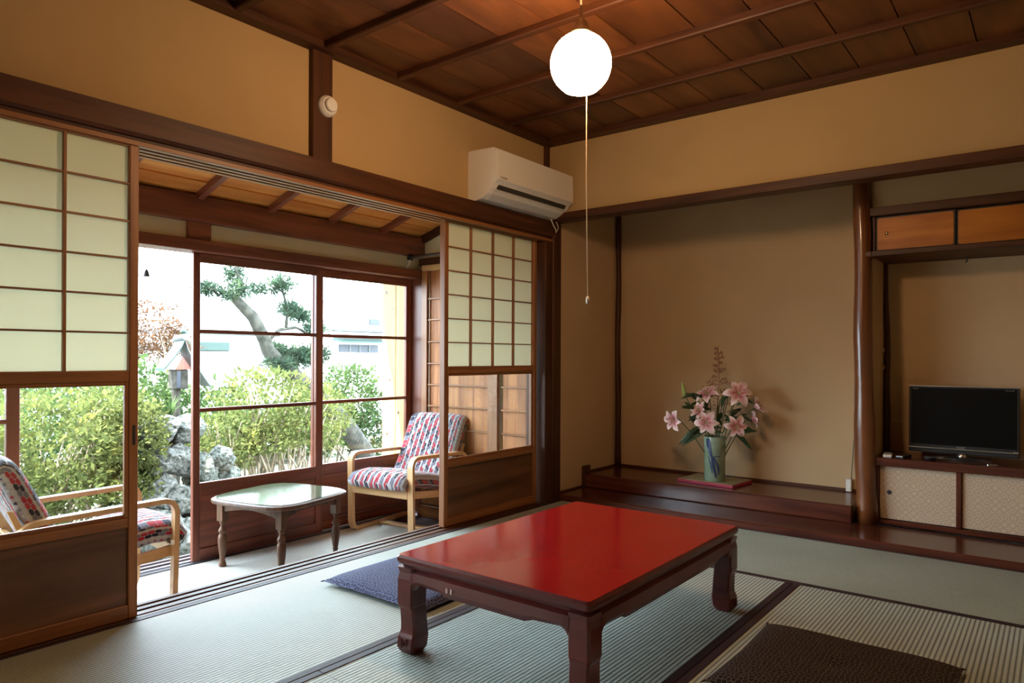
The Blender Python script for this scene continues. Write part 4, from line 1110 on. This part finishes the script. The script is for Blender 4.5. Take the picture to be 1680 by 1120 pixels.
tv = empty('television', (-.437, 4.76, .425)); tag(tv, 'black flat screen television on a silver oval foot in the alcove', 'television')
TX0, TX1 = -.268, .268
MB().cbox(TX0, TX1, .0, .045, .030, .415, .004).build('casing', M['matblack'], tv)
box('screen', M['black'], tv, TX0 + .012, TX1 - .012, -.002, .0, .075, .405)
box('bezel', M['silver'], tv, TX0, TX1, -.004, .001, .413, .418)
box('bezel', M['silver'], tv, TX0, TX1 - .03, -.005, .001, .052, .057)
box('bezel', M['silver'], tv, TX1 - .030, TX1 - .004, -.006, .001, .051, .064, .002)
box('speaker_bar', M['matblack'], tv, TX0, TX1, -.003, .03, .026, .050, .004)
MB().lathe([(.032, 0), (.028, .012), (.027, .03)], 24, 0, .02, .005).build('neck', M['silver'], tv, True)
o = MB().lathe([(.150, 0), (.152, .003), (.146, .007), (.05, .010)], 44).build('foot', M['silver'], tv, 'auto'); o.scale = (1, .62, 1); o.location = (0, -.04, 0)
MB().lathe([(.085, 0), (.085, .003), (.06, .004)], 32, 0, -.035, .0075).build('foot_inlay', M['matblack'], tv)
text('SHARP', .014, M['lettergrey'], tv, (-.005, -.0035, .0605), (PI / 2, 0, 0))
text('AQUOS', .0085, M['lettergrey'], tv, (TX0 + .035, -.0035, .396), (PI / 2, 0, 0))
text('FULL HD 1080', .0065, M['lettergrey'], tv, (TX1 - .045, -.0035, .396), (PI / 2, 0, 0))
# small things on the counter
rc = empty('remote_control', (-.79, 4.60, .425), math.radians(8)); tag(rc, 'cream remote control lying on the counter beside the log post', 'remote control')
box('case', M['white'], rc, -.024, .024, -.05, .08, 0, .018, .005); box('button_panel', M['offwhite'], rc, -.017, .017, -.03, .06, .018, .0195)
rc = empty('remote_control', (-.715, 4.61, .425), math.radians(-10)); tag(rc, 'grey and black remote control lying nearer to the television', 'remote control')
box('case', M['matblack'], rc, -.024, .024, -.05, .08, 0, .014, .004); box('button_panel', M['silver'], rc, -.017, .017, -.0505, .0, .009, .0155, .002)
ash = empty('dish', (-.575, 4.60, .425)); tag(ash, 'small dark dish with a shiny rim in front of the television', 'dish')
MB().lathe([(.020, 0), (.026, .004), (.034, .016), (.036, .020), (.033, .0195), (.024, .006), (.001, .005)], 24).build('bowl', M['matblack'], ash, True)
MB().lathe([(.033, .0195), (.0345, .0215), (.036, .0195)], 24).build('rim', M['silver'], ash, True)
ky = empty('keys', (-.30, 4.60, .425), .3); tag(ky, 'small metal key with a tag lying before the television foot', 'key')
MB().lathe([(.008, 0), (.008, .003)], 12).build('bow', M['silver'], ky); box('blade', M['silver'], ky, .006, .04, -.003, .003, 0, .003)

# outlet in flower alcove corner
ot = empty('wall_socket', (-1.068, 4.925, .18)); tag(ot, 'small cream socket box low on the alcove wall beside the log post', 'socket')
box('box', M['white'], ot, -.016, .016, -.02, .012, -.038, .042, .003)
MB().tube([(.012, .0, .042), (.016, .0, .10), (.03, .005, .35), (.03, .008, .8)], .003, 6).build('cable', M['matblack'], ot)

# ================================================================== flower arrangement
bd = empty('display_board', (-1.885, 4.715, .138), math.radians(-5)); tag(bd, 'low crimson edged display board under the vase', 'board')
box('edge', M['crimson'], bd, -.205, .205, -.15, .15, 0, .020, .003)
box('top', M['boardtop'], bd, -.200, .200, -.145, .145, .020, .0225)
VX, VY, VZ = -1.862, 4.660, .1605
vs_ = empty('vase', (VX, VY, VZ)); tag(vs_, 'tall pale green cylinder vase with blue brushwork in the flower alcove', 'vase')
MB().lathe([(.066, 0), (.070, .004), (.070, .14), (.072, .24), (.0735, .298), (.0715, .303), (.067, .299), (.064, .2), (.062, .02), (.001, .015)], 40).build('body', M['vase'], vs_, True)
def stroke(pts, w, nm='brush_stroke'):
    """ribbon lying on the vase wall; pts = (angle deg, z, half width scale)"""
    V = []; F = []
    for i, (a, z, k) in enumerate(pts):
        a0 = math.radians(a); d = w * k / .072; r = .0716 + .0028 * max(0, (z - .14) / .15)
        for j in (-1, 0, 1): V.append((r * math.cos(a0 + d * j), r * math.sin(a0 + d * j), z + .003 * j))
    for i in range(len(pts) - 1):
        for j in (0, 1): F.append((i * 3 + j, i * 3 + j + 1, (i + 1) * 3 + j + 1, (i + 1) * 3 + j))
    return MB().add(V, F).build(nm, M['cobalt'], vs_)
VA = math.degrees(math.atan2(-VY, -VX)) % 360  # bearing that faces into the room
stroke([(VA - 30 - 8, .292, 1.2), (VA - 26 - 8, .25, 1.5), (VA - 18 - 8, .21, 1.0), (VA - 10 - 8, .17, .9)], .012)
stroke([(VA - 20, .19, .4), (VA - 12, .15, .9), (VA - 5, .10, .9), (VA + 8, .03, .5)], .010)
stroke([(VA - 8, .17, .3), (VA + 6, .14, .8), (VA + 18, .10, 1.0), (VA + 22, .05, .5)], .008)
stroke([(VA - 18, .165, .5), (VA, .172, .8), (VA + 20, .174, .7), (VA + 30, .172, .2)], .0035)
stroke([(VA - 34, .17, .4), (VA - 22, .12, .8), (VA - 12, .06, .4)], .007)

tow = Vector((-VX, -VY, .0)).normalized()     # from the vase towards the middle of the room
side = Vector((-tow.y, tow.x, 0)) * 1.0
if side.dot(rt) < 0: side = -side
def petal(L_, W_, curl, seed):
    n = 7; V = []; F = []; UV = []
    for i in range(n + 1):
        t_ = i / n; w_ = W_ * (math.sin(PI * min(1, t_ * .92 + .06)) ** .8) * .5
        r = L_ * (t_ - .12 * t_ * t_); z = curl[0] * t_ - curl[1] * t_ ** 3
        for j, k in enumerate((-1, 0, 1)):
            V.append((r, k * w_, z + (.006 if k else 0.0))); UV.append((t_ if k == 0 else .55 + .45 * t_, k))
    for i in range(n):
        for j in (0, 1): F.append((i * 3 + j, (i + 1) * 3 + j, (i + 1) * 3 + j + 1, i * 3 + j + 1))
    mb = MB().add(V, F); mb.uv = UV; return mb
def lily(pos, facing, R, label, closed=1.0, seed=0):
    """pos and facing relative to the vase base"""
    pos = Vector(pos); f = Vector(facing).normalized()
    base = Vector((VX, VY, VZ)); t = empty('lily', base + pos)
    tag(t, label, 'flower', 'lilies in the vase')
    q = f.to_track_quat('Z', 'Y').to_matrix().to_4x4()
    rr = random.Random(seed)
    for k in range(6):
        mb = petal(R * (1.0 if k % 2 else .95), R * (.52 if k % 2 else .40), (R * .55 * closed, R * .45 * (2 - closed)), k)
        o = mb.build('petal', M['petal'], t, True)
        o.matrix_local = q @ Matrix.Rotation(k * PI / 3 + rr.uniform(-.1, .1), 4, 'Z') @ Matrix.Rotation(rr.uniform(-.12, .12), 4, 'Y')
    for k in range(5):
        a = k * 2 * PI / 5; P = [q @ Vector((0, 0, 0)), q @ Vector((math.cos(a) * R * .12, math.sin(a) * R * .12, R * .35)), q @ Vector((math.cos(a) * R * .25, math.sin(a) * R * .25, R * .62))]
        s = MB().tube(P, .0016, 5).build('stamen', M['bud'], t)
        e = P[-1]; MB().tube([e - Vector((.006, 0, 0)), e + Vector((.006, 0, .002))], .0028, 5).build('anther', M['anther'], s)
    root = Vector((rr.uniform(-.03, .03), rr.uniform(-.03, .03), .06)) - pos
    mid = root.lerp(Vector((0, 0, 0)), .6) + Vector((0, 0, .05)); mid2 = q @ Vector((0, 0, -.04)) 
    MB().tube([root, root.lerp(mid, .6) , mid, mid2, q @ Vector((0, 0, .005))], [.0035, .0035, .003, .003, .006], 6).build('stem', M['lilystem'], t, True)
    return t
def S(a, z, d=0.0): return side * a + tow * d + Vector((0, 0, z))
fl = [(S(-.265, .41, .05), tow * .7 - side * .6 + up * -.1, .095, 'pale open lily drooping at the vase side by the alcove corner', 1.1),
      (S(-.052, .405, .10), tow + up * .05 - side * .1, .100, 'open pink lily low in front just over the vase rim', .8),
      (S(.135, .385, .10), tow + up * -.1 + side * .25, .095, 'open pink lily low beside the rim towards the log post', .85),
      (S(.150, .60, .06), tow + up * .45 + side * .15, .115, 'largest open pink lily at the top of the bunch', .8),
      (S(-.045, .58, .02), tow * .5 + up * .7 - side * .3, .110, 'rose coloured lily seen from the side high in the bunch', .9),
      (S(.255, .50, .02), tow * .3 + side * .7 + up * .5, .080, 'half open lily pointing sideways to the log post', 1.5),
      (S(.235, .42, .0), side + up * .2 - tow * .1, .075, 'faded lily low at the log post side', 1.2),
      (S(-.09, .47, .06), tow * .6 + up * .5 - side * .6, .080, 'small pale lily in the middle of the bunch', 1.3)]
for i, (p, f, R_, lab, cl_) in enumerate(fl): lily(p, f, R_, lab, cl_, i + 3)
bdn = empty('lily_bud', Vector((VX, VY, VZ)) + S(-.205, .60)); tag(bdn, 'green unopened lily bud standing out at the upper corner of the bunch', 'flower')
MB().tube([(0, 0, -.03), (0, 0, -.01), tuple(-side * .006 + up * .03), tuple(-side * .015 + up * .07)], [.005, .013, .015, .004], 8).build('bud', M['bud'], bdn, True)
MB().tube([tuple(S(.19, -.53)), tuple(S(.14, -.25)), tuple(S(.04, -.08)), (0, 0, -.02)], [.003] * 4, 6).build('stem', M['lilystem'], bdn, True)
# foliage of the arrangement, each leaf its own piece
fo = empty('leafy_stems', (VX, VY, VZ)); tag(fo, 'dark leaves filling the lily arrangement in the vase', 'foliage')
lr = random.Random(4)
for k in range(46):
    if k < 3: a, z, L_, dr = -.06 - .02 * k, .33 + .02 * k, .17, -side * .9 + up * (-.35 - .1 * k)
    elif k < 6: a, z, L_, dr = .10 + .03 * k * .2, .34, .14, side * .7 + up * -.5
    else:
        a = lr.uniform(-.16, .17); z = lr.uniform(.31, .60); L_ = lr.uniform(.07, .14)
        dr = side * (a * 4 + lr.uniform(-.4, .4)) + up * lr.uniform(-.2, .8) + tow * lr.uniform(-.3, .5)
    o_ = S(a, z, lr.uniform(-.05, .06)); dr = Vector(dr).normalized(); sdv = dr.cross(tow + up * .3).normalized(); nn = sdv.cross(dr)
    w_ = L_ * (.085 if k < 6 else .11); V = []; F = []
    for i, (t_, ww) in enumerate(((0, .15), (.25, .9), (.55, 1), (.8, .6), (1, .04))):
        c_ = o_ + dr * L_ * t_ - up * L_ * .3 * t_ * t_
        for j in (-1, 0, 1): V.append(c_ + sdv * w_ * ww * j + nn * (.003 if j == 0 else 0))
    for i in range(4):
        for j in (0, 1): F.append((i * 3 + j, (i + 1) * 3 + j, (i + 1) * 3 + j + 1, i * 3 + j + 1))
    MB().add(V, F).build('leaf', M['lilyleaf'], fo, True)
for k in range(9):
    a = lr.uniform(-.14, .14); MB().tube([S(a * .2, .1), S(a * .4, .32), S(a, lr.uniform(.45, .58))], .0026, 5).build('stem', M['lilystem'], fo, True)
gs = empty('dry_grass_spray', (VX, VY, VZ)); tag(gs, 'tall thin feathery spray rising above the lilies', 'grass')
MB().tube([S(0, .15), S(.01, .45), S(.03, .7), S(.02, .93)], [.003, .0025, .002, .001], 5).build('stem', M['grass_dry'], gs)
for k in range(24):
    z = .46 + k * .018 + lr.uniform(-.01, .01); s_ = -1 if k % 2 else 1; L_ = (.16 * max(0, 1 - (z - .42) / .46) ** 1.3 + .018) * lr.uniform(.45, 1.15)
    mb = MB().tube([S(.02, z), S(.02 + s_ * L_ * .6, z + .02, lr.uniform(-.03, .03)), S(.02 + s_ * L_, z + .012 + lr.uniform(-.01, .02), lr.uniform(-.04, .04))], [.0022, .0018, .0012], 4)
    for q in range(6):
        p = S(.02 + s_ * L_ * (.2 + q * .16), z + .018 + lr.uniform(-.008, .008), lr.uniform(-.02, .02)); mb.tube([p, p + Vector((lr.uniform(-.01, .01), 0, .014))], [.0045, .002], 4)
    mb.build('seed_branch', M['grass_dry'], gs)
